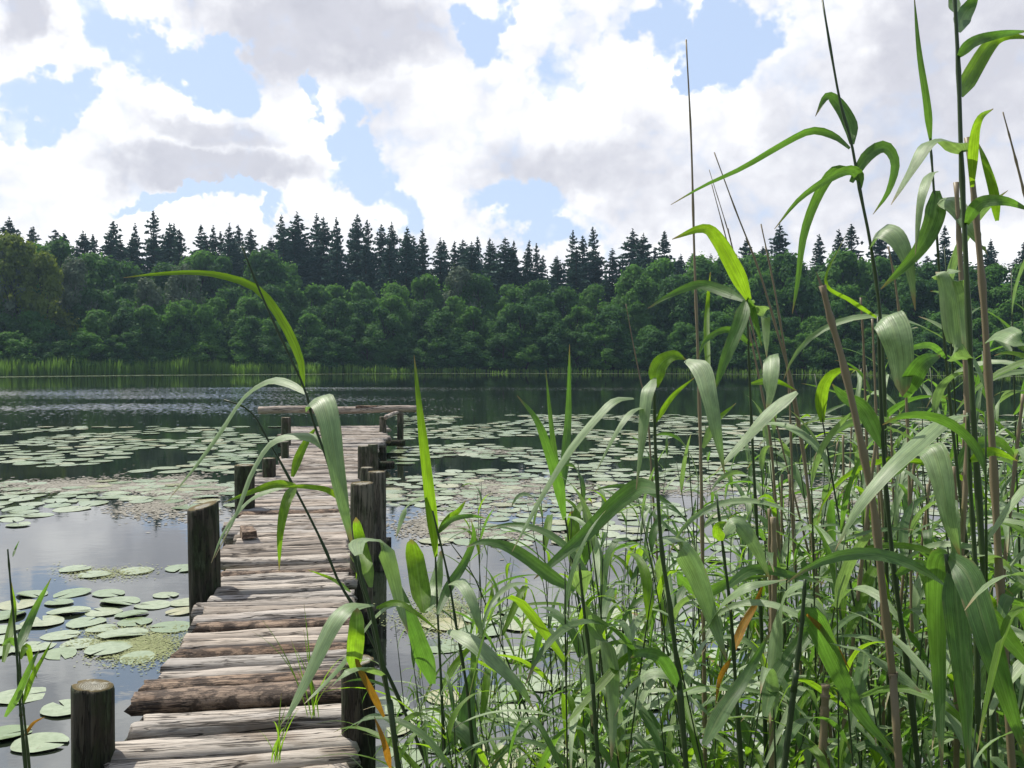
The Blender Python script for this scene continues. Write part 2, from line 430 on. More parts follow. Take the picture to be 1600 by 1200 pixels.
def put_tree(kind, pool, px, ytop, back, wscale=1.0, hidden=False):
    r_, ds = shore_point(px)
    d = ds + back; x, y = r_.x*d, r_.y*d; z = ground_h(x, y)
    top = EYE + (563-ytop)/F*d
    H = top - z
    baseH = {'spruce': 20, 'yellow': 12}.get(kind, 9)
    crown, trunk = rnd.choice(pool)
    s = H/baseH
    sw = s*wscale
    if kind == 'spruce': sw = (.5+.5*s)*wscale*rnd.uniform(.8, 1.25)
    elif s > 1: sw = (.35+.65*s)*wscale
    name = {'spruce': 'spruce_tree'}.get(kind, 'broadleaf_tree')
    o = bpy.data.objects.new(name, None); COL.objects.link(o)
    o.location = (x, y, z-.1); o.rotation_euler = (rnd.gauss(0, .015), rnd.gauss(0, .015), rnd.random()*6.28); o.scale = (sw, sw, s)
    obj('crown', crown, o); obj('trunk', trunk, o)
    TREES.append((o, kind, px, ytop, back))
SKY_SPR = [(15,338),(52,354),(105,366),(180,345),(215,349),(243,330),(275,350),(335,352),(357,349),(373,352),(437,336),(463,331),(492,333),(508,340),(530,340),
  (557,333),(577,343),(612,346),(640,355),(663,358),(695,375),(723,374),(745,370),(765,372),(800,375),(820,374),(845,398),(893,360),(908,368),(930,354),(985,357),(1003,364),(1037,362),
  (1066,396),(1165,370),(1188,385),(1220,350),(1275,365),(1308,358),(1330,350),(1370,360),(1400,385),(1475,352),(1545,372),(1600,378),(1660,372),(-40,350),(-90,345),(1720,360)]
for px, yt in SKY_SPR:
    put_tree('spruce', SP, px, yt, rnd.uniform(26, 38), 1.0 if px not in (180, 985, 1220, 463) else 1.35)
for px in range(-110, 1740, 19):
    lo, hi = (350, 382) if px < 160 else (346, 376) if px < 640 else (368, 394) if px < 850 else (386, 410)
    put_tree('spruce', SP, px+rnd.uniform(-8, 8), rnd.uniform(lo, hi), rnd.uniform(21, 34), 1.15)
# broadleaf rows: (spacing, top height range, distance behind the shore)
def row(x0, x1, step, y0, y1, b0, b1, kinds, ws=1.0):
    px = x0
    while px < x1:
        k = rnd.choice(kinds)
        put_tree(k, {'broad': BT, 'dark': BD, 'yellow': BY, 'silver': BS}[k], px+rnd.uniform(-8, 8), rnd.uniform(y0, y1), rnd.uniform(b0, b1), ws)
        px += step*rnd.uniform(.8, 1.2)
row(-100, 160, 42, 372, 400, 13, 18, ['dark', 'yellow', 'broad'])
put_tree('yellow', BY, 25, 368, 9, .9); put_tree('yellow', BY, 70, 395, 7, .8)
row(160, 460, 48, 385, 415, 15, 19, ['dark', 'dark', 'broad'])
put_tree('silver', BS, 118, 405, 9, .8); put_tree('silver', BS, 285, 415, 9, .85); put_tree('silver', BS, 235, 435, 7, .8)
put_tree('silver', BS, 722, 418, 12, .9); put_tree('silver', BS, 8, 392, 8, .8)
row(440, 1000, 44, 428, 448, 12, 17, ['broad', 'dark', 'broad'])
row(1000, 1740, 44, 392, 418, 12, 18, ['dark', 'dark', 'broad'])
row(1000, 1740, 50, 425, 455, 8, 11, ['dark', 'broad'])
row(-100, 440, 46, 440, 470, 8, 12, ['dark', 'dark', 'broad'])
row(200, 1000, 46, 462, 485, 6, 9, ['broad', 'broad', 'dark'])
row(-100, 1740, 52, 475, 510, 3, 5, ['dark', 'broad', 'dark'], 1.15)
put_tree('broad', BT, 228, 478, 2.5, .9); put_tree('broad', BT, 270, 472, 2.5, .8); put_tree('broad', BT, 312, 475, 3, .8)
row(-100, 1740, 40, 515, 540, .8, 2, ['dark', 'broad', 'dark'], 1.6)
NAMES = {'spruce': 'dark blue-green spruce', 'broad': 'rounded green broadleaf tree', 'dark': 'dark green broadleaf tree',
         'yellow': 'sunlit yellow-green broadleaf tree', 'silver': 'pale silvery-leaved tree'}
def tree_zone(kind, yt, back):
    if kind == 'spruce': return 'rising to the skyline' if back > 26 else 'in the packed ranks under the skyline'
    if back < 2.2: return 'low at the water edge of the wood'
    if back < 5.5: return 'in the front rank behind the far reeds'
    if back < 9.5: return 'in the second rank of the far wood'
    return 'in the rear rank before the spruces'
zc = {}
for o, kind, px, yt, back in sorted(TREES, key=lambda a: a[2]):
    key = (kind, tree_zone(kind, yt, back)); zc[key] = zc.get(key, 0)+1
    lab = '%s %s, %s from the left' % (NAMES[kind], key[1], ordinal(zc[key]))
    tag(o, lab, 'tree', {'spruce': 'spruces of the far wood'}.get(kind, 'broadleaf trees of the far wood'))

# far reed belt and far pads (uncountable)
V = []; Fc = []
for i in range(26000):
    px = rnd.uniform(-120, 1720)
    left = max(0.0, min(1.0, (760-px)/500))
    if rnd.random() > .13+.87*left*max(0, .75+.8*noise.noise(Vector((px*.012, 4, 0)))): continue
    r_, ds = shore_point(px)
    bk = rnd.uniform(-1.6, 1.4)+1.3*noise.noise(Vector((px*.02, 7, 0)))+.5*noise.noise(Vector((px*.11, 2, 0))); d = ds+bk
    cl = noise.noise(Vector((px*.03, bk*.4, 0)))
    h = (.62+1.15*left+.55*cl)*rnd.uniform(.7, 1.15)
    x, y = r_.x*d, r_.y*d; z = max(0, ground_h(x, y))
    wv = rnd.uniform(.035, .075); lx = rnd.gauss(0, .14); ly = rnd.gauss(0, .1); a = rnd.random()*3.14
    u = Vector((math.cos(a), math.sin(a), 0))*wv; o = len(V)
    b = Vector((x, y, z-.05)); m_ = b + Vector((lx*.4, ly*.4, h*.6)); tp = b + Vector((lx, ly, h))
    V += [b-u*.6, b+u*.6, m_+u, m_-u, tp]; Fc += [(o, o+1, o+2, o+3), (o+3, o+2, o+4)]
tag(obj('reed_belt', mesh('reed_belt', V, Fc, M['far_reed'], smooth=False)), 'low bright green reed belt along the far shore', 'reeds', kind='stuff')

# ------------------------------------------------------------------ lily pads
ZD = 0.38
LEFT = [on(x, y, ZD) for x, y in ((60, 1330), (135, 1215), (150, 1190), (228, 1060), (300, 960), (332, 920), (352, 862), (372, 795), (402, 745), (446, 716), (450, 692), (441, 690), (443, 668))]
RIGHT = [on(x, y, ZD) for x, y in ((585, 1330), (560, 1190), (556, 1060), (553, 900), (553, 850), (556, 790), (562, 748), (582, 716), (592, 692), (603, 690), (604, 668))]
def interp(poly, y):
    for a, b in zip(poly, poly[1:]):
        if a.y <= y <= b.y and b.y > a.y: return a.x+(b.x-a.x)*(y-a.y)/(b.y-a.y)
    return poly[0].x if y < poly[0].y else poly[-1].x
def pad_mat():
    m, t, out = new_mat('lily_pad')
    oi = t.new('ShaderNodeObjectInfo'); g = t.new('ShaderNodeNewGeometry'); tcn = t.new('ShaderNodeTexCoord')
    f = t.math('FRACT', t.math('ADD', oi.outputs['Random'], g.outputs['Random Per Island']))
    c = t.ramp(f, [(0, (.20, .28, .13)), (.5, (.30, .37, .22)), (.85, (.36, .42, .26)), (1, (.40, .38, .2))])
    n = t.noise(g.outputs['Position'], 22, 4, .6).outputs[0]
    c = t.mix(t.mapr(n, .3, .75), c, t.mix(.5, c, C4(.12, .17, .06)))
    sp = t.noise(g.outputs['Position'], 70, 2, .5).outputs[0]
    c = t.mix(t.mapr(sp, .66, .74, 0, .6), c, C4(.16, .11, .05))
    b = principled(t, c, .22, .8, t.bump(n, .18, .01)); t.l.new(b.outputs[0], out.inputs[0]); return m
M['pad'] = pad_mat()
def pad_geo(r, rad, seg=26, detail=True):
    notch = .16+.12*r.random(); asp = .82+.12*r.random(); vs = [Vector((rad*.12, 0, .0))]
    fs = []; tilt = r.gauss(0, .02); ph = r.random()*6.28; amp = r.uniform(.0, .025)*rad if detail else 0
    curl = r.random() < .25 and detail; ca = r.random()*6.28
    for ringi, f in enumerate((.55, 1.0) if detail else (1.0,)):
        for k in range(seg+1):
            a = notch/2*(1.0) + (2*math.pi-notch)*k/seg
            rr = rad*f*(1+.025*math.sin(3*a+ph)+.02*math.sin(7*a+2*ph))
            z = amp*math.sin(2*a+ph)*f*f + tilt*math.cos(a)*rr
            if curl and f == 1.0:
                dd = math.cos(a-ca)
                if dd > .55: z += (dd-.55)*rad*.22; rr *= 1-(dd-.55)*.25
            vs.append(Vector((math.cos(a)*rr, math.sin(a)*rr*asp, z)))
    n = seg+1
    for k in range(seg):
        fs.append((0, 1+k, 2+k))
        if detail: fs.append((1+k, 1+n+k, 2+n+k, 2+k))
    return vs, fs
pr = random.Random(3)
PADM = []
for i in range(10):
    vs, fs = pad_geo(pr, 1.0); PADM.append(mesh('lily_pad', vs, fs, M['pad']))
# fields on the water: (px0, px1, py0, py1, count, clump threshold, rmin, rmax, zone phrase)
L_FAR = 'in the far left field'; L_MID = 'in the middle left field'
L_NEAR = 'in the near left patch'; L_POST = 'beside the nearest post'
R_FAR = 'in the far right field'; R_MID = 'in the middle right field'; R_NEAR = 'among the reeds at lower middle'
R_RIGHT = 'behind the dense reeds'; L_EDGE = 'next to the jetty side'
FIELDS = [(-60, 470, 667, 692, 130, -.02, .16, .26, L_FAR), (-60, 390, 686, 738, 420, -.10, .15, .24, L_FAR), (-40, 330, 752, 798, 330, -.25, .14, .21, L_MID),
          (300, 400, 700, 790, 60, -.1, .14, .2, L_EDGE), (-30, 190, 795, 822, 26, 0, .12, .18, L_MID),
          (20, 300, 886, 925, 16, -.1, .10, .14, L_NEAR), (-60, 215, 925, 1035, 40, -.4, .10, .145, L_NEAR), (150, 300, 930, 985, 22, -.5, .09, .14, L_NEAR), (-60, 115, 1070, 1190, 20, -.5, .11, .15, L_POST),
          (625, 760, 650, 700, 90, -.1, .16, .24, R_FAR), (720, 1680, 648, 690, 520, -.12, .17, .28, R_FAR), (620, 1650, 688, 735, 330, -.04, .15, .22, R_FAR),
          (600, 800, 735, 790, 90, -.2, .13, .19, R_MID), (770, 1680, 735, 800, 420, -.3, .13, .20, R_MID), (680, 1000, 790, 850, 60, -.2, .11, .17, R_MID),
          (1000, 1650, 800, 930, 70, -.1, .12, .17, R_RIGHT), (690, 1180, 955, 1030, 42, -.5, .11, .17, R_NEAR), (740, 1250, 1060, 1195, 34, -.3, .11, .16, R_NEAR),
          (560, 720, 1080, 1190, 9, -.3, .10, .14, R_NEAR), (1100, 1650, 930, 1190, 60, -.1, .11, .16, R_RIGHT)]
PADS = []
grid = {}
def in_dock(x, y):
    return 0 < y < 18.6 and interp(LEFT, y)-.08 < x < interp(RIGHT, y)+.1
for (x0, x1, y0, y1, n, th, r0, r1, zone) in FIELDS:
    c = 0; tries = 0
    while c < n and tries < n*14:
        tries += 1
        px = pr.uniform(x0, x1)
        u = pr.random(); o0, o1 = 1/(y0-563), 1/(y1-563)
        py = pr.uniform(y0, y1) if pr.random() < .6 else 563+1/(o0+(o1-o0)*u)
        p = on(px, py, 0); rad = pr.uniform(r0, r1)
        if in_dock(p.x, p.y): continue
        if noise.noise(Vector((p.x*.6, p.y*.4, zone.__len__()))) < th: continue
        gx, gy = int(p.x//.5), int(p.y//.5); ok = True
        for a in (-1, 0, 1):
            for b in (-1, 0, 1):
                for (qx, qy, qr) in grid.get((gx+a, gy+b), ()):
                    if math.hypot(qx-p.x, qy-p.y) < (qr+rad)*.86: ok = False
        if not ok: continue
        grid.setdefault((gx, gy), []).append((p.x, p.y, rad)); PADS.append((p, rad, zone, px, py)); c += 1
PADS.sort(key=lambda a: -(a[1]**2)/(a[0].y**3))
vis = [a for a in PADS if -10 < a[3] < 1610 and a[4] < 1195]
top = vis[:300]; tops = set(id(a) for a in top)
zn = {}
first_pad = None
def size_word(r): return 'small' if r < .125 else ('medium' if r < .15 else 'large')
top.sort(key=lambda a: (a[2], a[3]))
for a in top:
    p, rad, zone, px, py = a
    key = (zone, int(py//40)); zn.setdefault(key, []).append(a)
for key, lst in zn.items():
    zone = key[0]; rows_ = sorted({k[1] for k in zn if k[0] == zone}, reverse=True); ri = rows_.index(key[1])+1
    for i, (p, rad, zone, px, py) in enumerate(sorted(lst, key=lambda a: a[3])):
        o = obj('lily_pad', pr.choice(PADM), None, (p.x, p.y, .004+.006*pr.random()), (0, 0, pr.random()*6.28), (rad, rad, rad))
        tag(o, 'lily pad %s, %s nearest row, %s from left' % (zone, ordinal(ri), ordinal(i+1)), 'lily pad', 'lily pads floating on the lake')
V = []; Fc = []
for a in PADS:
    if id(a) in tops: continue
    p, rad, zone, px, py = a
    vs, fs = pad_geo(pr, rad, 12, False); th = pr.random()*6.28; c_, s_ = math.cos(th), math.sin(th); o = len(V); z = .005+.008*pr.random()
    V += [Vector((p.x+v.x*c_-v.y*s_, p.y+v.x*s_+v.y*c_, z+v.z)) for v in vs]; Fc += [tuple(i+o for i in f) for f in fs]
for i in range(7000):
    px = pr.uniform(-80, 1700); r_, ds = shore_point(px)
    wid = 5.5 if px < 500 else 3.5
    d = ds-1.9-pr.random()*wid; x, y = r_.x*d, r_.y*d; rad = pr.uniform(.15, .3)
    vs, fs = pad_geo(pr, rad, 7, False); o = len(V); z = .005+.01*pr.random()
    V += [Vector((x+v.x, y+v.y, z)) for v in vs]; Fc += [tuple(k+o for k in f) for f in fs]
tag(obj('distant_lily_pads', mesh('distant_lily_pads', V, Fc, M['pad'])), 'mass of far lily pads scattered across the lake', 'lily pads', kind='stuff')

# floating pondweed scum
def simple_mat(name, c1, c2, rough=.7, scale=30):
    m, t, out = new_mat(name)
    g = t.new('ShaderNodeNewGeometry'); n = t.noise(g.outputs['Position'], scale, 3, .6).outputs[0]
    f = t.math('ADD', t.math('MULTIPLY', g.outputs['Random Per Island'], .6), t.math('MULTIPLY', n, .5), clamp=True)
    b = principled(t, t.mix(f, C4(*c1), C4(*c2)), rough, .4); t.l.new(b.outputs[0], out.inputs[0]); return m
M['weed'] = simple_mat('pondweed', (.12, .11, .08), (.34, .32, .26))
M['duck'] = simple_mat('duckweed', (.16, .20, .06), (.28, .30, .14))
def scum(name, regions, mat, label, s0, s1):
    V = []; Fc = []
    for (x0, x1, y0, y1, n) in regions:
        for _ in range(n):
            u, v = pr.gauss(0, .42), pr.gauss(0, .42)
            px = (x0+x1)/2+u*(x1-x0)/2*1.2; py = (y0+y1)/2+v*(y1-y0)/2*1.2
            if py < 640: continue
            p = on(px, py, 0)
            if in_dock(p.x, p.y): continue
            if noise.noise(Vector((p.x*.9, p.y*.7, 9))) < pr.uniform(-.25, .3): continue
            s = pr.uniform(s0, s1)*min(1.6, .5+p.y/12); th = pr.random()*6.28; o = len(V); z = .003+.004*pr.random()
            for k in range(4):
                a = th+k*1.57; rr = s*(1 if k % 2 else .55)
                V.append((p.x+math.cos(a)*rr, p.y+math.sin(a)*rr, z))
            Fc.append((o, o+1, o+2, o+3))
    tag(obj(name, mesh(name, V, Fc, mat, smooth=False)), label, 'pondweed', kind='stuff')
scum('pondweed', [(150, 390, 742, 775, 9000), (0, 260, 750, 770, 4000), (180, 330, 775, 815, 3500), (640, 900, 745, 790, 7000), (640, 860, 800, 850, 9000), (900, 1500, 745, 800, 8000), (700, 830, 700, 712, 1500)],
     M['weed'], 'brownish grey mats of pondweed floating between the lily pads', .012, .03)
scum('duckweed', [(130, 290, 975, 1035, 7000), (100, 230, 880, 905, 2500), (620, 760, 930, 1000, 4000), (850, 1300, 760, 850, 6000), (1000, 1300, 980, 1050, 2500)],
     M['duck'], 'yellowish green duckweed specks floating by the pads', .006, .013)

# ------------------------------------------------------------------ jetty
def wood_mat(name, light, mid, dark, barkf=0.0, green=0.0):
    m, t, out = new_mat(name)
    tcn = t.new('ShaderNodeTexCoord'); oi = t.new('ShaderNodeObjectInfo'); g = t.new('ShaderNodeNewGeometry')
    rn = oi.outputs['Random']
    o3 = t.new('ShaderNodeCombineXYZ'); t.l.new(t.math('MULTIPLY', rn, 91), o3.inputs[0]); t.l.new(t.math('MULTIPLY', rn, 47), o3.inputs[1])
    v = t.vmath('ADD', tcn.outputs['Object'], o3.outputs[0])
    gr = t.noise(t.vmath('MULTIPLY', v, (5.0, 95, 95)), 1, 5, .7, .3).outputs[0]     # fine grain
    cr = t.noise(t.vmath('MULTIPLY', v, (1.8, 34, 34)), 1, 3, .5, .8).outputs[0]      # long cracks
    bl = t.noise(t.vmath('MULTIPLY', v, (3, 8, 8)), 1, 5, .6).outputs[0]              # blotches
    c = t.mix(t.mapr(gr, .3, .7), C4(*mid), C4(*light))
    tint = t.ramp(rn, [(0, (1.06, 1.0, .93)), (.3, (.80, .79, .78)), (.55, (1.06, .97, .88)), (.8, (.66, .60, .54)), (1, (1.12, 1.08, 1.05))])
    c = t.mix(1.0, c, tint, 'MULTIPLY')
    c = t.mix(t.mapr(bl, .52, .68, 0, .75), c, C4(mid[0]*.62, mid[1]*.52, mid[2]*.42))
    crk = t.mapr(t.math('ABSOLUTE', t.math('SUBTRACT', cr, .5)), .03, .006)
    crk = t.math('MULTIPLY', crk, t.mapr(bl, .35, .5))
    c = t.mix(t.math('MULTIPLY', crk, .85), c, C4(*dark))
    vo = t.new('ShaderNodeTexVoronoi'); t.put(vo.inputs['Vector'], t.vmath('MULTIPLY', v, (2.2, 9, 9))); vo.inputs['Scale'].default_value = 1.0
    kn = t.mapr(vo.outputs['Distance'], .13, .07)
    c = t.mix(t.math('MULTIPLY', kn, .8), c, C4(dark[0]*2, dark[1]*1.8, dark[2]*1.6))
    if green:
        gn = t.noise(v, 7, 4, .6).outputs[0]
        c = t.mix(t.mapr(gn, .42, .66, 0, green), c, C4(.045, .065, .022))
    h = t.math('SUBTRACT', t.math('MULTIPLY', gr, .5), crk)
    if barkf:
        bk = t.noise(t.vmath('MULTIPLY', v, (14, 22, 22)), 1, 5, .7).outputs[0]
        h = t.math('ADD', h, t.math('MULTIPLY', bk, 2.5*barkf))
        c = t.mix(t.math('MULTIPLY', t.mapr(bk, .56, .42), barkf), c, C4(*dark))
    b = principled(t, c, .8, .3, t.bump(h, 1.0, .009)); t.l.new(b.outputs[0], out.inputs[0]); return m
M['plank'] = wood_mat('weathered_wood', (.56, .535, .49), (.31, .285, .255), (.02, .016, .013))
M['barkplank'] = wood_mat('bark_covered_wood', (.40, .31, .23), (.24, .175, .13), (.03, .022, .018), .8)
def post_mat(name='mossy_post', ca=(.022, .018, .013), cb=(.085, .075, .055)):
    m, t, out = new_mat(name)
    tcn = t.new('ShaderNodeTexCoord'); oi = t.new('ShaderNodeObjectInfo')
    v = t.vmath('ADD', tcn.outputs['Object'], t.vmath('MULTIPLY', t.mix(0, oi.outputs['Random'], C4(0, 0, 0)), (31, 17, 5)))
    gr = t.noise(t.vmath('MULTIPLY', v, (45, 45, 3)), 1, 4, .6, .3).outputs[0]
    bl = t.noise(t.vmath('MULTIPLY', v, (9, 9, 3.5)), 1, 5, .65).outputs[0]
    c = t.mix(t.mapr(gr, .3, .7), C4(*ca), C4(*cb))
    c = t.mix(t.mapr(bl, .42, .6, 0, .75), c, C4(.03, .045, .017))
    c = t.mix(t.mapr(bl, .56, .70, 0, .7), c, C4(.12, .15, .09))
    cr = t.mapr(t.math('ABSOLUTE', t.math('SUBTRACT', gr, .5)), .02, .004)
    c = t.mix(t.math('MULTIPLY', cr, .6), c, C4(.012, .01, .008))
    b = principled(t, c, .85, .25, t.bump(t.math('SUBTRACT', t.math('ADD', gr, bl), t.math('MULTIPLY', cr, .8)), 1.0, .018)); t.l.new(b.outputs[0], out.inputs[0]); return m
def cut_mat():
    m, t, out = new_mat('post_top_cut')
    tcn = t.new('ShaderNodeTexCoord'); n = t.noise(tcn.outputs['Object'], 28, 4, .6).outputs[0]
    sp = t.new('ShaderNodeVectorMath', operation='MULTIPLY'); t.put(sp.inputs[0], tcn.outputs['Object']); t.put(sp.inputs[1], (1, 1, 0))
    d = t.vmath('LENGTH', sp.outputs[0])
    rg = t.math('SINE', t.math('MULTIPLY', t.math('ADD', d, t.math('MULTIPLY', n, .008)), 900))
    c = t.mix(t.mapr(rg, -1, 1), C4(.15, .14, .10), C4(.30, .29, .24))
    c = t.mix(t.mapr(d, .03, .055), c, C4(.11, .085, .035))
    c = t.mix(t.mapr(n, .55, .7, 0, .7), c, C4(.42, .42, .36))
    b = principled(t, c, .85, .25, t.bump(n, 1.0, .012)); t.l.new(b.outputs[0], out.inputs[0]); return m
M['post'] = post_mat(); M['post_pale'] = post_mat('weathered_post', (.06, .052, .038), (.21, .19, .145)); M['cut'] = cut_mat()

jetty = bpy.data.objects.new('jetty', None); COL.objects.link(jetty)
tag(jetty, 'narrow weathered log jetty leading out over the lake with rough round posts', 'jetty')
wr = random.Random(11)
def plank_mesh(L, w_, th, flat, seed, mat):
    r = random.Random(seed); NS, NC = 26, 12; vs = []; fs = []; mi = []
    sd_ = r.random()*100; taper = r.uniform(-.15, .15); bend = r.uniform(-.03, .03)*w_/.1
    for i in range(NS+1):
        s = i/NS; x = (s-.5)*L
        ww = w_*(1+taper*(s-.5))*(1+.10*noise.noise(Vector((x*3, sd_, 0))))
        tt = th*(1+.12*noise.noise(Vector((x*3, sd_, 5))))
        yc = bend*math.sin(s*3.1)+.012*noise.noise(Vector((x*2.2, sd_, 9))); zc = .010*noise.noise(Vector((x*2, sd_, 13)))
        for k in range(NC):
            a = 2*math.pi*k/NC; cx, cz = math.cos(a), math.sin(a)
            e = .68 if flat else 1.0
            cy_ = math.copysign(abs(cx)**e, cx)*ww/2; cz_ = math.copysign(abs(cz)**e, cz)*tt/2
            nz = 1+.10*noise.noise(Vector((x*6, math.cos(a)*1.5+sd_, math.sin(a)*1.5)))+.05*noise.noise(Vector((x*22, a*2+sd_, 3)))
            xx = x
            if i in (0, NS): xx += r.uniform(-.012, .012) + (.02 if i == 0 else -.02)*abs(cz)
            vs.append((xx, yc+cy_*nz, zc+cz_*nz))
    for i in range(NS):
        for k in range(NC):
            a = i*NC+k; b = i*NC+(k+1) % NC; fs.append((a, a+NC, b+NC, b))
    fs.append(tuple(range(NC))); fs.append(tuple(range(NS*NC, NS*NC+NC))[::-1])
    return mesh('plank', vs, fs, mat)
y = 1.3; planks = []
while y < 17.75:
    if y < 2.0: w_ = .17
    elif y < 3.3: w_ = wr.choice([.14, .17, .13, .09])
    else: w_ = wr.uniform(.085, .125)+.002*y
    yc = y+w_/2
    xl, xr = interp(LEFT, yc), interp(RIGHT, yc+.12)
    skew = .165+wr.gauss(0, .010)
    jl, jr = wr.gauss(0, .05), wr.gauss(0, .03)
    xl += jl; xr += jr
    Wd = xr-xl; cx = (xl+xr)/2
    planks.append((cx, yc, Wd, w_, skew)); y += w_*1.0+wr.choice([.020, .026, .034, .048])
print('planks', len(planks))
FARV = []; FARF = []
for i, (cx, yc, Wd, w_, skew) in enumerate(planks):
    flat = w_ > .16 and yc < 4 or wr.random() < .45
    bk = (3.4 < yc < 4.2 and wr.random() < .45) or wr.random() < .05
    L = Wd*math.hypot(1, skew)
    me = plank_mesh(L, w_*.99, .07 if flat else w_*.8, flat, i, M['barkplank'] if bk else M['plank'])
    th = .07 if flat else w_*.8
    yy = yc + skew*Wd*.5 - .08
    if i >= 100:                                    # beyond a hundred, the farthest boards are one part
        mt = Matrix.Translation((cx, yy, ZD-th/2+wr.gauss(0, .004))) @ Matrix.Rotation(math.atan(skew), 4, 'Z'); o_ = len(FARV)
        FARV += [mt @ v.co for v in me.vertices]; FARF += [tuple(k+o_ for k in f.vertices) for f in me.polygons]
        continue
    o = obj('plank', me, jetty, (cx, yy, ZD-th/2+wr.gauss(0, .008)), (wr.gauss(0, .03), wr.gauss(0, .006), math.atan(skew)))
    if bk: o['label'] = 'bark-covered brown plank'
if FARV: tag(obj('far_planks', mesh('far_planks', FARV, FARF, M['plank']), jetty), kind='stuff')
def post_mesh(h, r0, seed, tiltcut):
    r = random.Random(seed); NS, NC = 22, 40; vs = []; fs = []; mi = []; sd_ = r.random()*50; splits = [(r.random()*6.28, r.uniform(.05, .16)) for _ in range(5)]; mats = [M['post' if seed < 104 or seed == 113 else 'post_pale'], M['cut']]
    for i in range(NS+1):
        s = i/NS; z = s*h
        for k in range(NC):
            a = 2*math.pi*k/NC
            rad = r0*(1.06-.08*s)*(1+.06*noise.noise(Vector((math.cos(a)*1.2+sd_, math.sin(a)*1.2, z*2)))+.035*noise.noise(Vector((math.cos(a)*4+sd_, math.sin(a)*4, z*1.5))))
            if i == NS: rad *= .955
            for sa, sw_ in splits:
                dd_ = abs((a-sa+math.pi) % (2*math.pi)-math.pi)
                if dd_ < .22: rad *= 1-sw_*(1-dd_/.22)*max(0, s-.35)*1.5
            zz = z + (tiltcut*math.cos(a)*rad if i >= NS-1 else 0)
            if i == NS-1: zz = h-.012 + tiltcut*math.cos(a)*rad
            vs.append((math.cos(a)*rad, math.sin(a)*rad, zz))
    for i in range(NS):
        for k in range(NC):
            a = i*NC+k; b = i*NC+(k+1) % NC; fs.append((a, b, b+NC, a+NC)); mi.append(0)
    c = len(vs); vs.append((0, 0, h-.004)); o = NS*NC
    ring2 = len(vs)
    for k in range(NC):
        v = vs[o+k]; vs.append((v[0]*.6, v[1]*.6, h-.003+(v[2]-h)*.6+r.uniform(-.003, .003)))
    for k in range(NC):
        k2 = (k+1) % NC
        fs.append((o+k, o+k2, ring2+k2, ring2+k)); mi.append(1)
        fs.append((ring2+k, ring2+k2, c)); mi.append(1)
    me = mesh('post', vs, fs, mats, mi=mi)
    return me
# posts: pixel x, pixel y of the top, distance, width in pixels, cut tilt
POSTS = [(137, 1068, 3.02, 63, -.12, 'dark nearest post on the left with a mossy cut top'), (326, 790, 5.25, 48, .25, None), (381, 726, 8.0, 31, .0, None), (419, 716, 10.2, 21, 0, None),
         (445, 652, 13.9, 15, 0, None), (445, 690, 12.2, 12, 0, None), (560, 754, 5.75, 37, .03, 'tall pale post on the right of the deck'), (589, 737, 7.3, 29, .0, None), (573, 730, 8.0, 20, 0, None),
         (567, 697, 9.9, 19, 0, None), (584, 694, 10.6, 16, 0, None), (598, 651, 16.5, 11, 0, None), (624, 645, 17.6, 10, 0, None), (561, 1030, 3.2, 52, .05, 'leaning split post half hidden by the near reeds')]
for i, (px, py, d, wpx, tc_, lab) in enumerate(POSTS):
    p = P(px, py, d); h = p.z+1.0
    me = post_mesh(h, wpx/F*d/2, 100+i, tc_)
    o = obj('post', me, jetty, (p.x, p.y, -1.0), (wr.gauss(0, .008), wr.gauss(0, .008), wr.random()*.6))
    if lab: o['label'] = lab
def log(name, a, b, r0, seed, mat, parent=jetty):
    L = (b-a).length; r = random.Random(seed); NS, NC = 24, 12; vs = []; fs = []; sd_ = r.random()*60
    for i in range(NS+1):
        s = i/NS; x = s*L
        oy = .5*r0*noise.noise(Vector((x*.8, sd_, 0))); oz = .4*r0*noise.noise(Vector((x*.8, sd_, 7)))
        for k in range(NC):
            an = 2*math.pi*k/NC; rad = r0*(1.05-.12*s)*(1+.10*noise.noise(Vector((x*3, math.cos(an)+sd_, math.sin(an)))))
            vs.append((x, oy+math.cos(an)*rad, oz+math.sin(an)*rad))
    for i in range(NS):
        for k in range(NC):
            p_ = i*NC+k; q_ = i*NC+(k+1) % NC; fs.append((p_, p_+NC, q_+NC, q_))
    fs.append(tuple(range(NC))); fs.append(tuple(range(NS*NC, NS*NC+NC))[::-1])
    o = obj(name, mesh(name, vs, fs, mat), parent, a); o.rotation_euler = (b-a).to_track_quat('X', 'Z').to_euler(); return o
ra, rb = P(405, 640.5, 17.95), P(653, 639.5, 17.65)
log('end_rail', ra, rb, .07, 5, M['plank'])
log('rail_plank', P(556, 636.5, 17.72), P(596, 636.5, 17.70), .03, 6, M['barkplank'])
log('side_rail', P(603, 652, 16.4), P(622, 645, 17.7), .04, 7, M['plank'])
def at_deck(y, side, dz, dx=0):
    x = interp(LEFT if side < 0 else RIGHT, y)
    return Vector((x+dx, y, ZD-dz))
for sgn, dx in ((-1, .10), (1, -.10)):
    ys = [1.2, 5.2, 9.0, 13.0, 17.7]
    for a_, b_ in zip(ys, ys[1:]):
        log('stringer', at_deck(a_, sgn, .155, dx), at_deck(b_+.1, sgn, .155, dx), .055, int(a_*10)+sgn, M['post'])
for (yy, l_, r_) in ((3.1, -.12, .10), (5.4, -.12, .15), (7.6, -.1, .30), (10.4, -.1, .22), (13.4, -.1, .25), (17.0, -.1, .35)):
    a_ = at_deck(yy, -1, .27, l_); b_ = at_deck(yy+.17, 1, .27, r_); log('crossbeam', a_, b_, .06, int(yy*7), M['post'])

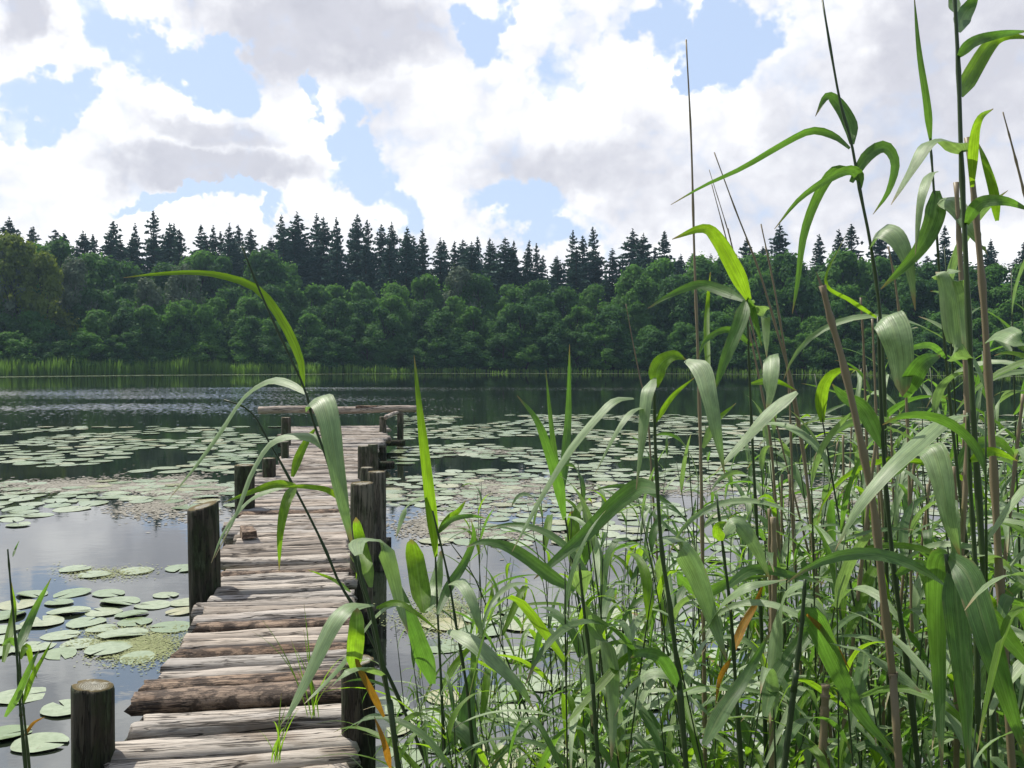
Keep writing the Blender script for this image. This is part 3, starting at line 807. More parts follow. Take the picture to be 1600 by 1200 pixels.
# dark block of wood lying on the deck
bp = on(385, 838, ZD+.01)
vs = []; fs = []
import itertools
bb = [(-.05, -.09), (.05, -.10), (.055, .07), (.01, .1), (-.045, .085)]
for z in (0, .045):
    for k, (a_, b_) in enumerate(bb): vs.append((a_*(1 if z == 0 else .93)+.004*k, b_*(1 if z == 0 else .95), z+.006*k*(z > 0)))
fs = [(4, 3, 2, 1, 0), (5, 6, 7, 8, 9)]+[(k, (k+1) % 5, 5+(k+1) % 5, 5+k) for k in range(5)]
ch = obj('wood_block', mesh('wood_block', vs, fs, M['barkplank'], smooth=False), None, bp, (0, 0, .5))
tag(ch, 'brown offcut of wood lying on the left edge of the deck', 'wood block')

# ------------------------------------------------------------------ reeds
def catmull(pts, n):
    pts = [pts[0]*2-pts[1]] + pts + [pts[-1]*2-pts[-2]]
    seg = len(pts)-3; out = []
    for i in range(n+1):
        u = i/n*seg; k = min(int(u), seg-1); f = u-k
        p0, p1, p2, p3 = pts[k:k+4]
        out.append(.5*((2*p1)+(p2-p0)*f+(2*p0-5*p1+4*p2-p3)*f*f+(3*p1-p0-3*p2+p3)*f**3))
    return out
def ribbon(path, W, sides, seed=0, fold=.22, blunt=False):
    """a leaf blade: path of points, sides = unit vector across at each point"""
    r = random.Random(seed); n = len(path)-1; vs = []; fs = []; uv = []
    ph = r.random()*20
    for i, p in enumerate(path):
        s = i/n
        wd = W*min(1, .32+3.2*s)*(max(0.0, 1-s**2.1)**.85 if not blunt else max(0, 1-s**5)**.5)
        wd = max(wd, .0012)*(1+.07*noise.noise(Vector((s*5, ph, 0))))
        tg = (path[min(i+1, n)]-path[max(i-1, 0)]).normalized()
        sd_ = (sides[i]-tg*sides[i].dot(tg)).normalized(); nn = tg.cross(sd_)
        for k, q_ in enumerate((-.5, -.22, 0, .22, .5)):
            dz = (abs(q_)*2*fold)*wd*.5
            ww = .03*wd*math.sin(s*19+ph+q_*3)
            vs.append(p+sd_*q_*wd+nn*(dz+ww)); uv.append((q_+.5, s))
    for i in range(n):
        for k in range(4):
            a = i*5+k; fs.append((a, a+1, a+6, a+5))
    return vs, fs, uv
def stem_geo(path, r0, r1, sides=7, nodes=True, seed=0):
    r = random.Random(seed)
    pts = []; rad = []
    n = len(path)-1
    for i, p in enumerate(path):
        s = i/n; rr = r0+(r1-r0)*s
        if nodes and i % 4 == 2: rr *= 1.35
        pts.append(p); rad.append(rr)
    return tube(pts, rad, sides)
def leaf_path(base, az_, L, a0, a1, n=11, side=0, kink=None):
    """leaf leaving the stem at a0 from vertical and drooping to a1"""
    p = base.copy(); out = [p.copy()]; st = L/n
    for i in range(n):
        s = (i+.5)/n
        a = a0+(a1-a0)*(s**1.25)
        if kink is not None: a = a0+(a1-a0)*(1/(1+math.exp(-(s-kink)*22)))
        az2 = az_+side*s
        d = Vector((math.sin(a)*math.cos(az2), math.sin(a)*math.sin(az2), math.cos(a)))
        p = p+d*st; out.append(p.copy())
    return out
def reed_template(seed, H, nl, Lf, Wf, r0, mats, start=.3, hidden_base=True):
    r = random.Random(seed)
    root = bpy.data.objects.new('reed', None); COL.objects.link(root)
    n = 20; lean = Vector((r.gauss(0, .05), r.gauss(0, .05), 0)); bend = Vector((r.gauss(0, .07), r.gauss(0, .07), 0))
    path = []
    for i in range(n+1):
        s = i/n; path.append(Vector((0, 0, -.25+(H+.25)*s))+lean*H*s+bend*H*s*s)
    v, f = stem_geo(path, r0, r0*.35, seed=seed)
    st = obj('stem', mesh('stem', v, f, M['stem']), root); kids = [st]
    az0 = r.random()*6.28
    for k in range(nl):
        s = start+(1-start)*(k+.6)/nl
        i = min(n-1, s*n); i0 = int(i); base = path[i0].lerp(path[i0+1], i-i0)
        azz = az0+math.pi*k+r.gauss(0, .55)
        last = k >= nl-1
        L = Lf*r.uniform(.7, 1.15)*(.75+.5*math.sin(math.pi*min(1, s)))*(.9 if last else 1)
        if last: a0, a1 = R(8), R(r.uniform(50, 150)); L *= .8
        else: a0, a1 = R(r.uniform(22, 58)), R(r.uniform(75, 172))
        kink = r.uniform(.2, .55) if r.random() < .35 and not last else None
        if kink: a1 = R(r.uniform(140, 176))
        lp = leaf_path(base, azz, L, a0, a1, 12, r.gauss(0, .5), kink)
        tw0, tw1 = r.gauss(0, .3), r.gauss(0, .9)
        sides = []
        for j, p in enumerate(lp):
            tg = (lp[min(j+1, 12)]-lp[max(j-1, 0)]).normalized()
            h = Vector((-math.sin(azz), math.cos(azz), 0)); sides.append(Matrix.Rotation(tw0+(tw1-tw0)*j/12, 3, tg) @ h)
        vs_, fs_, uv_ = ribbon(lp, Wf*r.uniform(.75, 1.15), sides, seed*50+k)
        kids.append(obj('leaf', mesh('leaf', vs_, fs_, M[r.choice(mats)], uv_), root))
    KIDS[root.name] = kids
    root['H'] = 0; del root['H']
    return root
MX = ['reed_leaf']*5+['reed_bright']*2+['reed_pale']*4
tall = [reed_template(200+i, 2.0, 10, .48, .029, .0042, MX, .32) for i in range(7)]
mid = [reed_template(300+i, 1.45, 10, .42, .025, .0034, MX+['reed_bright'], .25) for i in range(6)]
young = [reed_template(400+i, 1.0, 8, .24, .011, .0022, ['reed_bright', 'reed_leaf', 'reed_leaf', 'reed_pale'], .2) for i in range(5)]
far_t = [reed_template(500+i, 1.7, 10, .38, .024, .0034, MX+['reed_dry'], .25) for i in range(4)]
TH = {}
for l, h in ((tall, 2.2), (mid, 1.62), (young, 1.1), (far_t, 1.87)):
    for o in l: TH[o.name] = h
unused = {o.name: o for l in (tall, mid, young, far_t) for o in l}
rz = random.Random(21)
PLACED = []
def place(pool, px, d, ytop, slope_jit=.06):
    tpl = rz.choice(pool)
    Ht = EYE+(563-ytop)/F*d
    s = Ht/TH[tpl.name]
    s = max(.55, min(1.2, s))
    if tpl.name in unused: o = unused.pop(tpl.name)
    else: o = dup(tpl)
    x = (px-800)/F*d
    o.location = (x, d, 0); o.rotation_euler = (rz.gauss(0, slope_jit), rz.gauss(0, slope_jit), rz.random()*6.28)
    o.scale = (s, s, s*Ht/(TH[tpl.name]*s))
    PLACED.append((o, px, d, Ht, pool is young))
def ok_spot(px, d):
    x = (px-800)/F*d
    return not in_dock(x, d)
# (count, px range, distance range, top row range, pool)
for cnt, x0, x1, d0, d1, t0, t1, pool in (
        (12, 640, 800, 2.4, 3.6, 760, 960, young), (22, 740, 1010, 2.3, 4.2, 690, 900, young), (9, 690, 900, 2.0, 3.2, 820, 1000, mid),
        (13, 850, 1010, 1.7, 3.4, 680, 900, mid), (20, 1000, 1180, 1.7, 3.6, 640, 900, mid), (9, 1000, 1250, 1.5, 2.8, 570, 760, tall),
        (26, 1150, 1420, 1.5, 3.8, 580, 850, mid), (14, 1180, 1400, 1.4, 3.0, 540, 740, tall), (30, 1340, 1680, 1.4, 3.8, 480, 760, tall),
        (22, 1400, 1690, 2.4, 5.0, 400, 640, far_t), (14, 1000, 1450, 3.2, 4.6, 610, 760, far_t), (22, 1300, 1690, 1.35, 2.3, 620, 960, mid), (13, 1545, 1700, 1.3, 2.2, 250, 470, tall), (8, 560, 700, 2.6, 3.6, 950, 1100, young), (14, 640, 1000, 1.6, 2.6, 960, 1120, mid), (22, 620, 1150, 1.8, 3.0, 900, 1100, young), (12, 1000, 1450, 1.3, 2.2, 760, 980, mid)):
    c = 0
    while c < cnt:
        px, d = rz.uniform(x0, x1), rz.uniform(d0, d1)
        if not ok_spot(px, d): continue
        place(pool, px, d, rz.uniform(t0, t1)); c += 1
for o in list(unused.values()):
    for ch in KIDS[o.name]: bpy.data.objects.remove(ch)
    bpy.data.objects.remove(o)

# traced reeds: each keeps its own distance; leaves arch nearer and farther than the stem
HERO = []
hs = random.Random(5)
def hero_reed(label, d, stem, leaves, r0=.0042, stem_w=True):
    bx = stem[-1]
    pts = [P(x, y_, d) for x, y_ in stem]
    dirn = (pts[-1]-pts[-2]).normalized()
    if pts[-1].z > -.2 and dirn.z < -.2: pts.append(pts[-1]+dirn*((pts[-1].z+.25)/-dirn.z))
    base = pts[-1].copy(); pts = [p-base for p in pts][::-1]
    base_w = base
    root = bpy.data.objects.new('reed', None); COL.objects.link(root); root.location = base_w
    path = catmull(pts, 28)
    v, f = stem_geo(path, r0, r0*.45, seed=len(HERO)); obj('stem', mesh('stem', v, f, M['stem']), root)
    for k, lf in enumerate(leaves):
        pp, wpx, mat = lf[0], lf[1], lf[2]
        blunt = len(lf) > 3
        dz = hs.uniform(-.16, .16); n = 16
        raw = []
        for i, (x, y_) in enumerate(pp):
            s = i/(len(pp)-1); raw.append(P(x, y_, d+dz*math.sin(s*2.2))-base_w)
        lp = catmull(raw, n); sides = []
        r0_, r1_ = hs.uniform(-.35, .35), hs.uniform(-.6, .6)
        view = (lp[0]+base_w-Vector((0, 0, EYE))).normalized()
        for j, p in enumerate(lp):
            tg = (lp[min(j+1, n)]-lp[max(j-1, 0)]).normalized()
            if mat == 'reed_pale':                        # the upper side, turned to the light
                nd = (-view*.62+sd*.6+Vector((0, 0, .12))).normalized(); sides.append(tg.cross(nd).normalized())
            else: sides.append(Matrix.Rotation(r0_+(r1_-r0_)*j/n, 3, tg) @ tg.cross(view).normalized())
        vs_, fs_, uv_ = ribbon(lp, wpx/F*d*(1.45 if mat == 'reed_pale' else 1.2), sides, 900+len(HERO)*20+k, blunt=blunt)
        obj('leaf', mesh('leaf', vs_, fs_, M[mat], uv_), root)
    tag(root, label, 'reed', 'green reeds standing in the water'); HERO.append(root)
    return root
G, B_, Pa, D_, O_ = 'reed_leaf', 'reed_bright', 'reed_pale', 'reed_dry', 'reed_orange'
hero_reed('reed crossing the far end of the jetty, its top leaf arching out to the left', 2.0, [(378, 385), (405, 452), (430, 508), (475, 605), (490, 660), (520, 745), (548, 850), (575, 950), (600, 1060), (625, 1200)],
  [([(474, 606), (468, 560), (440, 500), (402, 452), (350, 432), (300, 426), (240, 429), (193, 434)], 13, B_), ([(478, 614), (450, 598), (420, 594), (380, 620), (340, 680), (300, 735), (262, 782)], 15, Pa),
   ([(482, 640), (490, 625), (503, 624), (514, 660), (525, 730), (538, 800), (552, 860)], 27, Pa), ([(510, 705), (490, 684), (455, 680), (420, 694), (392, 740), (370, 800), (335, 872)], 15, Pa),
   ([(533, 782), (510, 765), (470, 760), (440, 762)], 8, B_)])
hero_reed('slim reed left of the crossing one, with a yellow-green leaf hanging over the deck', 2.15, [(350, 625), (375, 633), (398, 650), (420, 690), (440, 725), (480, 800), (510, 862), (530, 910), (560, 960), (600, 1040), (640, 1130), (670, 1200)],
  [([(457, 745), (468, 712), (482, 685), (495, 667)], 13, B_), ([(462, 758), (430, 757), (395, 768), (350, 785)], 11, B_), ([(462, 760), (448, 782), (438, 830), (436, 892)], 14, B_),
   ([(460, 758), (420, 766), (385, 785), (350, 830), (330, 880)], 10, Pa), ([(548, 925), (520, 905), (480, 890)], 6, B_)])
hero_reed('reed against the right edge of the deck, its broad leaf folded over to the right', 1.55, [(559, 868), (566, 905), (582, 960), (598, 1040), (612, 1120), (622, 1200)],
  [([(579, 918), (572, 880), (562, 840), (556, 808)], 17, B_, 1), ([(560, 866), (558, 846), (576, 840), (598, 850), (614, 900), (626, 950), (638, 990)], 26, Pa),
   ([(582, 944), (550, 945), (520, 972), (485, 1045), (455, 1105), (437, 1135)], 24, Pa), ([(640, 945), (608, 945), (575, 975), (540, 1030), (505, 1070), (475, 1100)], 15, Pa),
   ([(588, 950), (620, 942), (650, 958), (690, 990)], 9, B_), ([(552, 1048), (556, 1000), (558, 950)], 20, B_, 1), ([(600, 1055), (570, 1042), (540, 1050), (515, 1075)], 16, Pa),
   ([(600, 1120), (580, 1080), (560, 1040), (556, 1010)], 10, O_), ([(610, 1200), (600, 1160), (585, 1120)], 9, O_)], .005)
hero_reed('reed with one tall bright sword-like blade right of the jetty end', 2.1, [(680, 860), (684, 960), (690, 1080), (696, 1200)],
  [([(681, 870), (674, 800), (664, 710), (655, 630), (647, 555)], 15, B_), ([(663, 958), (656, 915), (649, 870), (643, 842)], 27, B_, 1), ([(668, 955), (680, 910), (689, 860)], 17, Pa, 1),
   ([(676, 1068), (660, 1015), (638, 955), (614, 893)], 25, G), ([(690, 1080), (710, 1040), (735, 1010), (740, 1000)], 10, B_)])
hero_reed('leaning reed just right of the sword-bladed one, with grey-green drooping leaves', 2.0, [(676, 798), (700, 900), (714, 985), (730, 1080), (742, 1200)],
  [([(664, 778), (648, 780), (632, 798), (618, 842)], 15, Pa), ([(685, 832), (702, 810), (716, 798), (728, 782)], 11, B_), ([(686, 830), (705, 812), (735, 806), (760, 810)], 8, G),
   ([(684, 960), (700, 920), (725, 880), (740, 840), (736, 812)], 14, G), ([(702, 912), (718, 908), (736, 935), (748, 975), (754, 1012)], 14, Pa), ([(716, 1145), (700, 1160), (685, 1200)], 24, G),
   ([(700, 1138), (715, 1135), (740, 1160), (757, 1200)], 22, Pa), ([(700, 985), (735, 1000), (775, 1035), (815, 1075), (835, 1110)], 19, Pa), ([(742, 1200), (728, 1130), (735, 1070), (744, 1040)], 26, G)])
hero_reed('thin dark reed with one small leaf leaning out to the right over open water', 2.6, [(705, 850), (740, 900), (768, 968), (790, 1025), (822, 1110), (848, 1200)],
  [([(766, 970), (762, 955), (768, 935), (769, 912)], 11, B_), ([(795, 1035), (805, 1030), (815, 1040)], 5, B_), ([(800, 1050), (815, 1035), (850, 1025)], 5, G)], .003)
hero_reed('reed with three narrow blades fanned upright in the middle', 2.3, [(880, 790), (890, 850), (900, 915), (915, 1010), (930, 1200)],
  [([(882, 812), (872, 755), (856, 700), (838, 655), (808, 618)], 15, G), ([(880, 790), (868, 720), (860, 650), (853, 578)], 9, G), ([(878, 775), (884, 700), (888, 640), (890, 538)], 13, G),
   ([(902, 900), (898, 860), (896, 820), (894, 798)], 19, B_, 1), ([(906, 895), (918, 860), (932, 830), (942, 795)], 12, G)])
hero_reed('reed with a long dark leaf stretching left at mid-height and two broad hanging leaves', 1.55, [(905, 880), (912, 950), (925, 1060), (935, 1200)],
  [([(898, 922), (862, 902), (822, 872), (790, 854), (755, 847), (728, 855)], 20, G), ([(900, 892), (908, 900), (916, 960), (922, 1050), (925, 1135)], 27, Pa), ([(925, 960), (940, 985), (952, 1040), (957, 1110), (955, 1190)], 28, Pa),
   ([(990, 622), (962, 624), (935, 648), (892, 700), (852, 765), (822, 820), (800, 862)], 14, Pa)])
hero_reed('stout dark-stemmed reed right of centre with a long leaf pointing down to the left', 1.5, [(1022, 592), (1024, 700), (1033, 850), (1047, 950), (1062, 1080), (1072, 1200)],
  [([(1030, 768), (1002, 762), (965, 785), (915, 835), (872, 872), (834, 905)], 29, G), ([(1024, 605), (1030, 572), (1052, 556), (1072, 562)], 24, B_), ([(1072, 562), (1095, 575), (1108, 620), (1120, 680), (1132, 740)], 21, Pa),
   ([(1022, 590), (1010, 615), (1003, 680), (994, 765)], 17, Pa), ([(1034, 848), (1055, 842), (1085, 890), (1110, 960), (1136, 1032)], 31, Pa), ([(1062, 1075), (1035, 1030), (1005, 1020), (985, 1028)], 18, G),
   ([(1024, 660), (1050, 620), (1085, 590)], 8, B_), ([(1022, 640), (990, 640), (960, 680), (930, 740)], 10, Pa), ([(1060, 1060), (1020, 1050), (985, 1075), (960, 1120)], 15, Pa)], .005)
hero_reed('reed with arching leaves spreading left in front of the far wood, right of centre', 1.85, [(1167, 462), (1170, 560), (1176, 700), (1186, 900), (1198, 1200)],
  [([(1170, 468), (1150, 425), (1122, 375), (1098, 357), (1050, 374)], 22, B_), ([(1164, 470), (1130, 455), (1092, 445), (1050, 460), (1012, 482)], 16, G), ([(1165, 470), (1156, 505), (1132, 565), (1116, 612)], 20, G),
   ([(1164, 470), (1172, 475), (1184, 512)], 14, Pa), ([(1178, 478), (1194, 490), (1198, 560)], 17, Pa), ([(1108, 600), (1104, 520), (1106, 470), (1110, 425)], 9, B_), ([(1197, 560), (1204, 558), (1202, 600), (1198, 640)], 18, Pa, 1),
   ([(1175, 540), (1140, 515), (1105, 530), (1090, 560)], 10, G), ([(1172, 600), (1210, 595), (1245, 610)], 9, B_), ([(1170, 465), (1180, 500), (1190, 540)], 10, G)])
hero_reed('tall reed with bare spike top and long leaf reaching far left across the sky', 1.9, [(1285, 0), (1300, 90), (1314, 165), (1330, 222), (1344, 300), (1360, 380), (1374, 480), (1381, 600), (1384, 800), (1386, 1000), (1392, 1200)],
  [([(1331, 226), (1328, 195), (1310, 163), (1292, 151), (1274, 182)], 19, G), ([(1328, 232), (1303, 212), (1268, 204), (1225, 224), (1160, 262), (1100, 290), (1048, 320)], 11, G),
   ([(1344, 294), (1342, 274), (1325, 266), (1290, 282), (1248, 312), (1210, 358)], 14, G), ([(1330, 264), (1303, 268), (1278, 305), (1256, 365), (1246, 440), (1238, 490)], 15, G),
   ([(1330, 285), (1355, 245), (1382, 230), (1398, 255), (1388, 298), (1364, 335)], 18, G), ([(1360, 388), (1372, 360), (1398, 368), (1418, 410), (1430, 485)], 25, Pa), ([(1376, 500), (1330, 470), (1290, 440), (1320, 370)], 6, B_)], .0046)
hero_reed('tall reed with a single upright blade against the grey cloud, third from the right', 1.8, [(1453, 215), (1458, 280), (1466, 400), (1478, 560), (1496, 740), (1520, 950), (1535, 1200)],
  [([(1454, 220), (1448, 160), (1436, 80), (1428, -10)], 10, G), ([(1462, 270), (1450, 274), (1437, 320), (1430, 398)], 15, Pa), ([(1463, 298), (1458, 345), (1432, 395), (1376, 452)], 27, G),
   ([(1466, 312), (1490, 318), (1520, 360), (1545, 400)], 20, Pa), ([(1478, 560), (1455, 540), (1420, 545), (1385, 560)], 9, G), ([(1496, 740), (1520, 700), (1560, 690), (1590, 720)], 20, G)])
hero_reed('tallest dark-stemmed reed at the right, running out of the top of the picture', 1.35, [(1488, -60), (1493, 20), (1498, 120), (1502, 250), (1509, 400), (1518, 600), (1532, 820), (1545, 1020), (1556, 1200)],
  [([(1496, 50), (1505, 25), (1518, 5), (1532, -25)], 25, G), ([(1494, 20), (1490, 0), (1488, -30)], 16, G), ([(1498, 88), (1520, 66), (1560, 54), (1610, 48)], 15, G), ([(1500, 150), (1515, 120), (1545, 72), (1570, 56), (1612, 60)], 25, B_),
   ([(1506, 238), (1488, 222), (1452, 220), (1425, 262), (1392, 320)], 27, Pa), ([(1510, 350), (1530, 318), (1570, 314), (1612, 330)], 17, G), ([(1519, 292), (1521, 225), (1530, 186), (1552, 170)], 13, B_),
   ([(1558, 345), (1553, 300), (1540, 255), (1528, 222)], 13, B_), ([(1516, 560), (1490, 545), (1475, 440), (1462, 425)], 24, Pa)], .0052)
hero_reed('near reed with two very broad leaves hanging at the lower right corner', 1.15, [(1478, 866), (1492, 960), (1505, 1080), (1515, 1200)],
  [([(1482, 866), (1468, 880), (1464, 960), (1468, 1080), (1472, 1210)], 34, G), ([(1484, 868), (1515, 905), (1545, 1000), (1575, 1095), (1605, 1190)], 37, G), ([(1490, 880), (1496, 960), (1508, 1080), (1515, 1210)], 35, G),
   ([(1510, 945), (1545, 965), (1585, 1010), (1625, 1060)], 30, G)], .0055)
hero_reed('near reed whose pale leaf sweeps down diagonally from the right', 1.3, [(1512, 645), (1516, 760), (1524, 900), (1530, 1200)],
  [([(1508, 648), (1475, 655), (1425, 698), (1380, 742), (1335, 800), (1305, 860)], 27, Pa), ([(1435, 705), (1455, 702), (1470, 745), (1482, 815), (1500, 870)], 29, Pa), ([(1545, 532), (1562, 518), (1590, 530), (1620, 560)], 26, Pa),
   ([(1520, 870), (1545, 868), (1580, 890), (1620, 925)], 26, Pa), ([(1516, 720), (1550, 705), (1590, 720)], 14, B_)], .005)
hero_reed('reed with a blunt pale leaf hanging in front of the dark wood at the right', 1.45, [(1372, 495), (1376, 620), (1384, 760), (1398, 900), (1420, 1060), (1435, 1200)],
  [([(1374, 500), (1388, 498), (1402, 540), (1410, 620)], 33, Pa, 1), ([(1464, 430), (1482, 428), (1496, 480), (1505, 560)], 30, Pa, 1), ([(1410, 620), (1440, 570), (1470, 555)], 26, G), ([(1380, 700), (1350, 640), (1320, 620), (1300, 600)], 22, G),
   ([(1245, 612), (1205, 640), (1160, 690), (1118, 738)], 21, Pa), ([(1384, 745), (1410, 720), (1435, 705)], 22, B_), ([(1398, 900), (1440, 880), (1480, 925)], 12, G)], .005)
hero_reed('near reed with long leaves crossing at the bottom, right of centre', 1.25, [(1258, 905), (1252, 980), (1240, 1080), (1225, 1200)],
  [([(1257, 912), (1228, 925), (1212, 985), (1206, 1070), (1203, 1130)], 30, Pa), ([(1246, 965), (1272, 970), (1305, 1040), (1345, 1115), (1410, 1190)], 33, G), ([(1300, 1005), (1345, 1015), (1400, 1050), (1440, 1082)], 28, Pa),
   ([(1195, 1120), (1210, 1060), (1250, 1000), (1280, 960)], 22, G), ([(1100, 1165), (1130, 1110), (1170, 1050), (1205, 985)], 24, G), ([(1260, 960), (1300, 1000), (1330, 1050)], 8, O_)], .005)
hero_reed('reed with an orange withered streak low in the centre of the stand', 1.6, [(1120, 780), (1130, 860), (1142, 960), (1150, 1080), (1158, 1200)],
  [([(1145, 1020), (1160, 980), (1180, 945), (1195, 905)], 12, O_), ([(1142, 1030), (1125, 1060), (1118, 1100)], 8, O_), ([(1128, 840), (1150, 815), (1178, 850), (1203, 905)], 22, Pa), ([(1126, 845), (1122, 825), (1135, 815)], 16, B_),
   ([(1133, 920), (1180, 890), (1240, 900), (1290, 912)], 16, G), ([(1060, 900), (1100, 925), (1150, 905), (1205, 900)], 18, G), ([(1102, 985), (1130, 940), (1170, 915), (1230, 905)], 21, Pa), ([(1098, 700), (1118, 660), (1150, 630)], 12, B_)])
hero_reed('slim reed at the lower left corner with a sharp leaf pointing up right', 2.1, [(12, 858), (18, 930), (26, 1020), (32, 1110), (40, 1200)],
  [([(26, 1020), (40, 985), (58, 945), (80, 903)], 13, G), ([(5, 1035), (15, 990), (22, 950), (18, 910)], 11, B_), ([(8, 1120), (28, 1085), (48, 1040), (62, 1015)], 10, G), ([(20, 870), (24, 858), (30, 845)], 3, G)], .004)
hero_reed('short leafy reed beside the slim one at the lower left corner', 2.2, [(28, 985), (34, 1080), (46, 1200)],
  [([(32, 1030), (42, 1010), (50, 1040), (58, 1060)], 9, B_), ([(36, 1100), (50, 1060), (66, 1030), (82, 1000)], 8, B_), ([(38, 1150), (52, 1130), (70, 1120)], 5, O_), ([(30, 1010), (16, 1000), (2, 1010)], 9, G)], .0035)
HERO.append(None)

# brown dead stalks
def dead(label, d, pts, r0, r1=None, jag=False):
    pp = [P(x, y_, d) for x, y_ in pts]
    dirn = (pp[-1]-pp[-2]).normalized()
    pp.append(pp[-1]+dirn*max(.05, ((pp[-1].z+.25)/max(.3, -dirn.z))))
    base = pp[-1].copy(); path = catmull([p-base for p in pp][::-1], 30)
    v, f = stem_geo(path, r0, r1 or r0*.35, 8, seed=int(pts[0][0]))
    if jag:
        o = len(v); e = path[-1]; s_ = Vector((r0*.7, 0, 0)); v += [e-s_, e+s_*.3, e+Vector((-r0*1.6, 0, r0*3.5))]; f += [(o, o+1, o+2)]
    o = obj('dead_reed_stalk', mesh('dead_reed_stalk', v, f, M['stalk']), None, base)
    tag(o, label, 'reed stalk', 'brown dead reed stalks')
dead('thin bare brown stalk standing highest against the clouds', 2.2, [(1072, 62), (1080, 220), (1085, 400), (1092, 600), (1097, 820), (1102, 1200)], .0052, .0016)
dead('bare stalk leaning left, tip just right of the highest one', 2.3, [(1116, 238), (1150, 330), (1185, 420), (1215, 520), (1242, 620), (1262, 760), (1275, 900)], .005, .0012)
dead('bare stalk with tip below the leaning one, over the treetops', 2.5, [(1112, 288), (1134, 370), (1160, 470), (1188, 600), (1205, 700), (1220, 900)], .0045, .001)
dead('thin grey stalk close behind the leaning ones', 2.7, [(1108, 265), (1140, 370), (1165, 470)], .003, .0008)
dead('bare stalk whose tip touches the spruce tops, right of centre', 2.3, [(1189, 350), (1210, 450), (1235, 600), (1262, 760), (1280, 1000)], .005, .0014)
dead('second thin stalk leaning beside the spruce-top one', 2.5, [(1196, 385), (1215, 480), (1232, 600), (1240, 800)], .0035, .0014)
dead('thick snapped brown stalk with a torn top, leaning at the right', 1.3, [(1285, 446), (1297, 495), (1318, 570), (1345, 690), (1366, 800), (1380, 930), (1395, 1060), (1405, 1200)], .006, .0042, True)
dead('thick pinkish stalk beside the tallest reed', 1.4, [(1512, 215), (1525, 340), (1536, 460), (1546, 620), (1556, 800), (1565, 960), (1578, 1150)], .0062, .0042)
dead('pinkish stalk just left of the tallest reed stem', 1.7, [(1494, 285), (1500, 400), (1508, 560), (1512, 700), (1500, 900), (1495, 1150)], .0058, .004)
dead('short bare stalk in front of the wood, left of the pair', 2.4, [(1345, 465), (1350, 560), (1356, 760), (1360, 1000)], .0042, .0025)
dead('short bare stalk in front of the wood, right of the pair', 2.4, [(1363, 498), (1368, 620), (1374, 800), (1378, 1000)], .0042, .0025)
dead('bare stalk tip entering at the right edge against the cloud', 1.7, [(1567, 175), (1582, 230), (1600, 300), (1625, 400), (1650, 600)], .0045, .001)
dead('faint thin stalk left of the dense stand with its tip over the wood', 2.9, [(978, 475), (988, 530), (1000, 590), (1012, 650), (1022, 800)], .0035, .001)
dead('bare stalk behind the tall spike-topped reed', 2.2, [(1388, 385), (1400, 450), (1412, 560), (1420, 720), (1425, 1000)], .0045, .002)
dead('bare stalk rising from the lower edge at centre right', 1.7, [(1208, 808), (1210, 900), (1207, 1000), (1206, 1200)], .006, .0045)
dead('broken stalk stub at the bottom, right of centre', 1.5, [(1290, 1070), (1288, 1120), (1284, 1200)], .0065, .006)
for k in range(26):
    px = rz.uniform(1130, 1640); d = rz.uniform(1.7, 4); yt = rz.uniform(600, 820); lean = rz.gauss(0, 45)
    o_ = (px+lean, yt), (px+lean*.6, yt+150), (px, yt+400)
    dead('slim brown stalk deep among the green reeds on the right', d, list(o_), rz.uniform(.003, .005), .003)

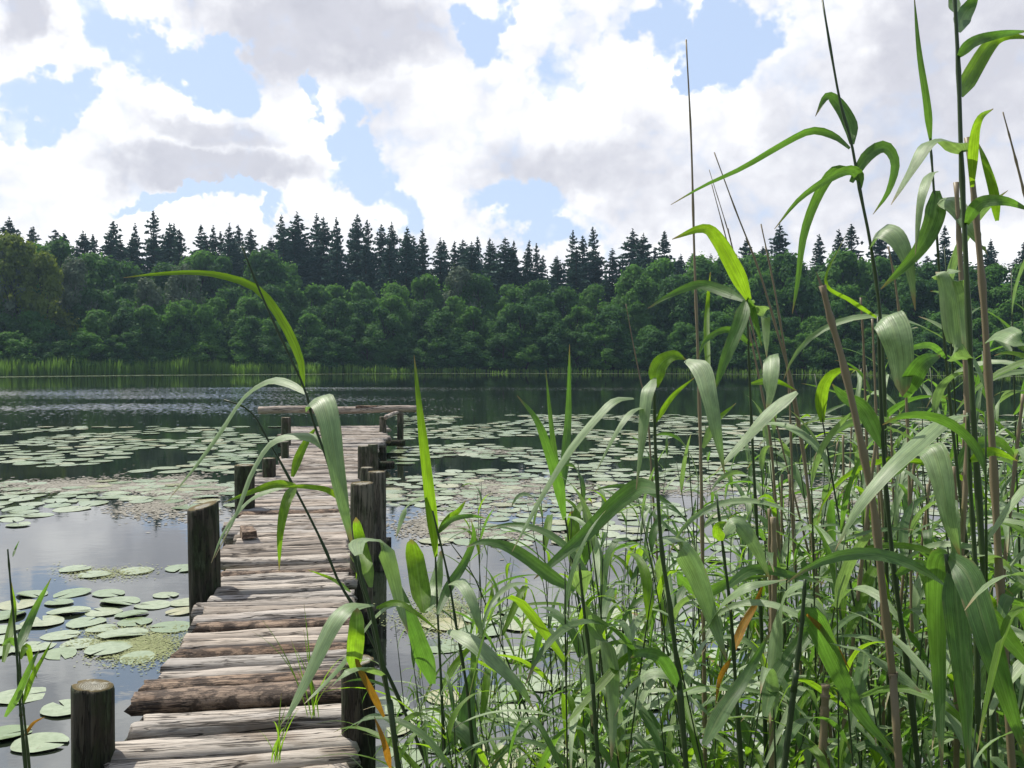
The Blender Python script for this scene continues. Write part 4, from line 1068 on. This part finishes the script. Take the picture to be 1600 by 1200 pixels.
def zone_reed(px):
    for lim, s in ((700, 'right of the jetty'), (860, 'over the open water right of the jetty'), (1010, 'left of the stout dark reed'),
                   (1170, 'right of the stout dark reed'), (1330, 'left of the thick snapped stalk'), (1480, 'between the snapped stalk and the tallest reed')):
        if px < lim: return s
    return 'at the right edge of the stand'
for o, px, d, H_, yg in PLACED:
    size = 'thin-leaved' if yg else ('tall' if H_ > 1.75 else 'mid-height' if H_ > 1.35 else 'low')
    dist = 'near' if d < 2.1 else ('middle' if d < 3.1 else 'rear')
    tag(o, '%s reed %s, %s rank' % (size, zone_reed(px), dist), 'reed', 'green reeds standing in the water')

# grass sprouts at the deck edge
def sprout(label, px, py, d, n, h, seed):
    r = random.Random(seed); base = P(px, py, d)
    root = bpy.data.objects.new('grass_tuft', None); COL.objects.link(root); root.location = base
    for k in range(n):
        a = r.random()*6.28; lp = leaf_path(Vector((r.gauss(0, .01), r.gauss(0, .01), 0)), a, h*r.uniform(.6, 1.2), R(r.uniform(2, 20)), R(r.uniform(15, 80)), 8)
        sides = [Vector((-math.sin(a), math.cos(a), 0))]*9
        v, f, u = ribbon(lp, .006, sides, seed*9+k); obj('blade', mesh('blade', v, f, M['reed_bright'], u), root)
    tag(root, label, 'grass tuft', 'grass tufts at the deck edge')
sprout('thin bright grass tuft growing up at the near right of the deck', 432, 1190, 2.75, 9, .22, 1)
sprout('taller thin grass tuft by the right edge of the deck', 486, 1120, 3.0, 10, .30, 2)
sprout('small grass tuft beside the second right post', 560, 905, 5.2, 8, .25, 3)

# ------------------------------------------------------------------ haze over the lake
def haze_box():
    m, t, out = new_mat('haze')
    v = t.new('ShaderNodeVolumePrincipled'); v.inputs['Density'].default_value = 0.00036
    v.inputs['Color'].default_value = (.55, .80, 1, 1); v.inputs['Anisotropy'].default_value = .35
    t.l.new(v.outputs[0], out.inputs['Volume'])
    a, b, c0, c1 = 160, -60, -3.5, 48
    vs = [(x, y_, z) for z in (c0, c1) for x, y_ in ((-a, b), (a, b), (a, 210), (-a, 210))]
    fs = [(3, 2, 1, 0), (4, 5, 6, 7), (0, 1, 5, 4), (1, 2, 6, 5), (2, 3, 7, 6), (3, 0, 4, 7)]
    return tag(obj('haze', mesh('haze', vs, fs, m, smooth=False)), 'pale haze hanging over the lake and wood', 'haze', kind='stuff')
HAZE = True
if HAZE: haze_box()
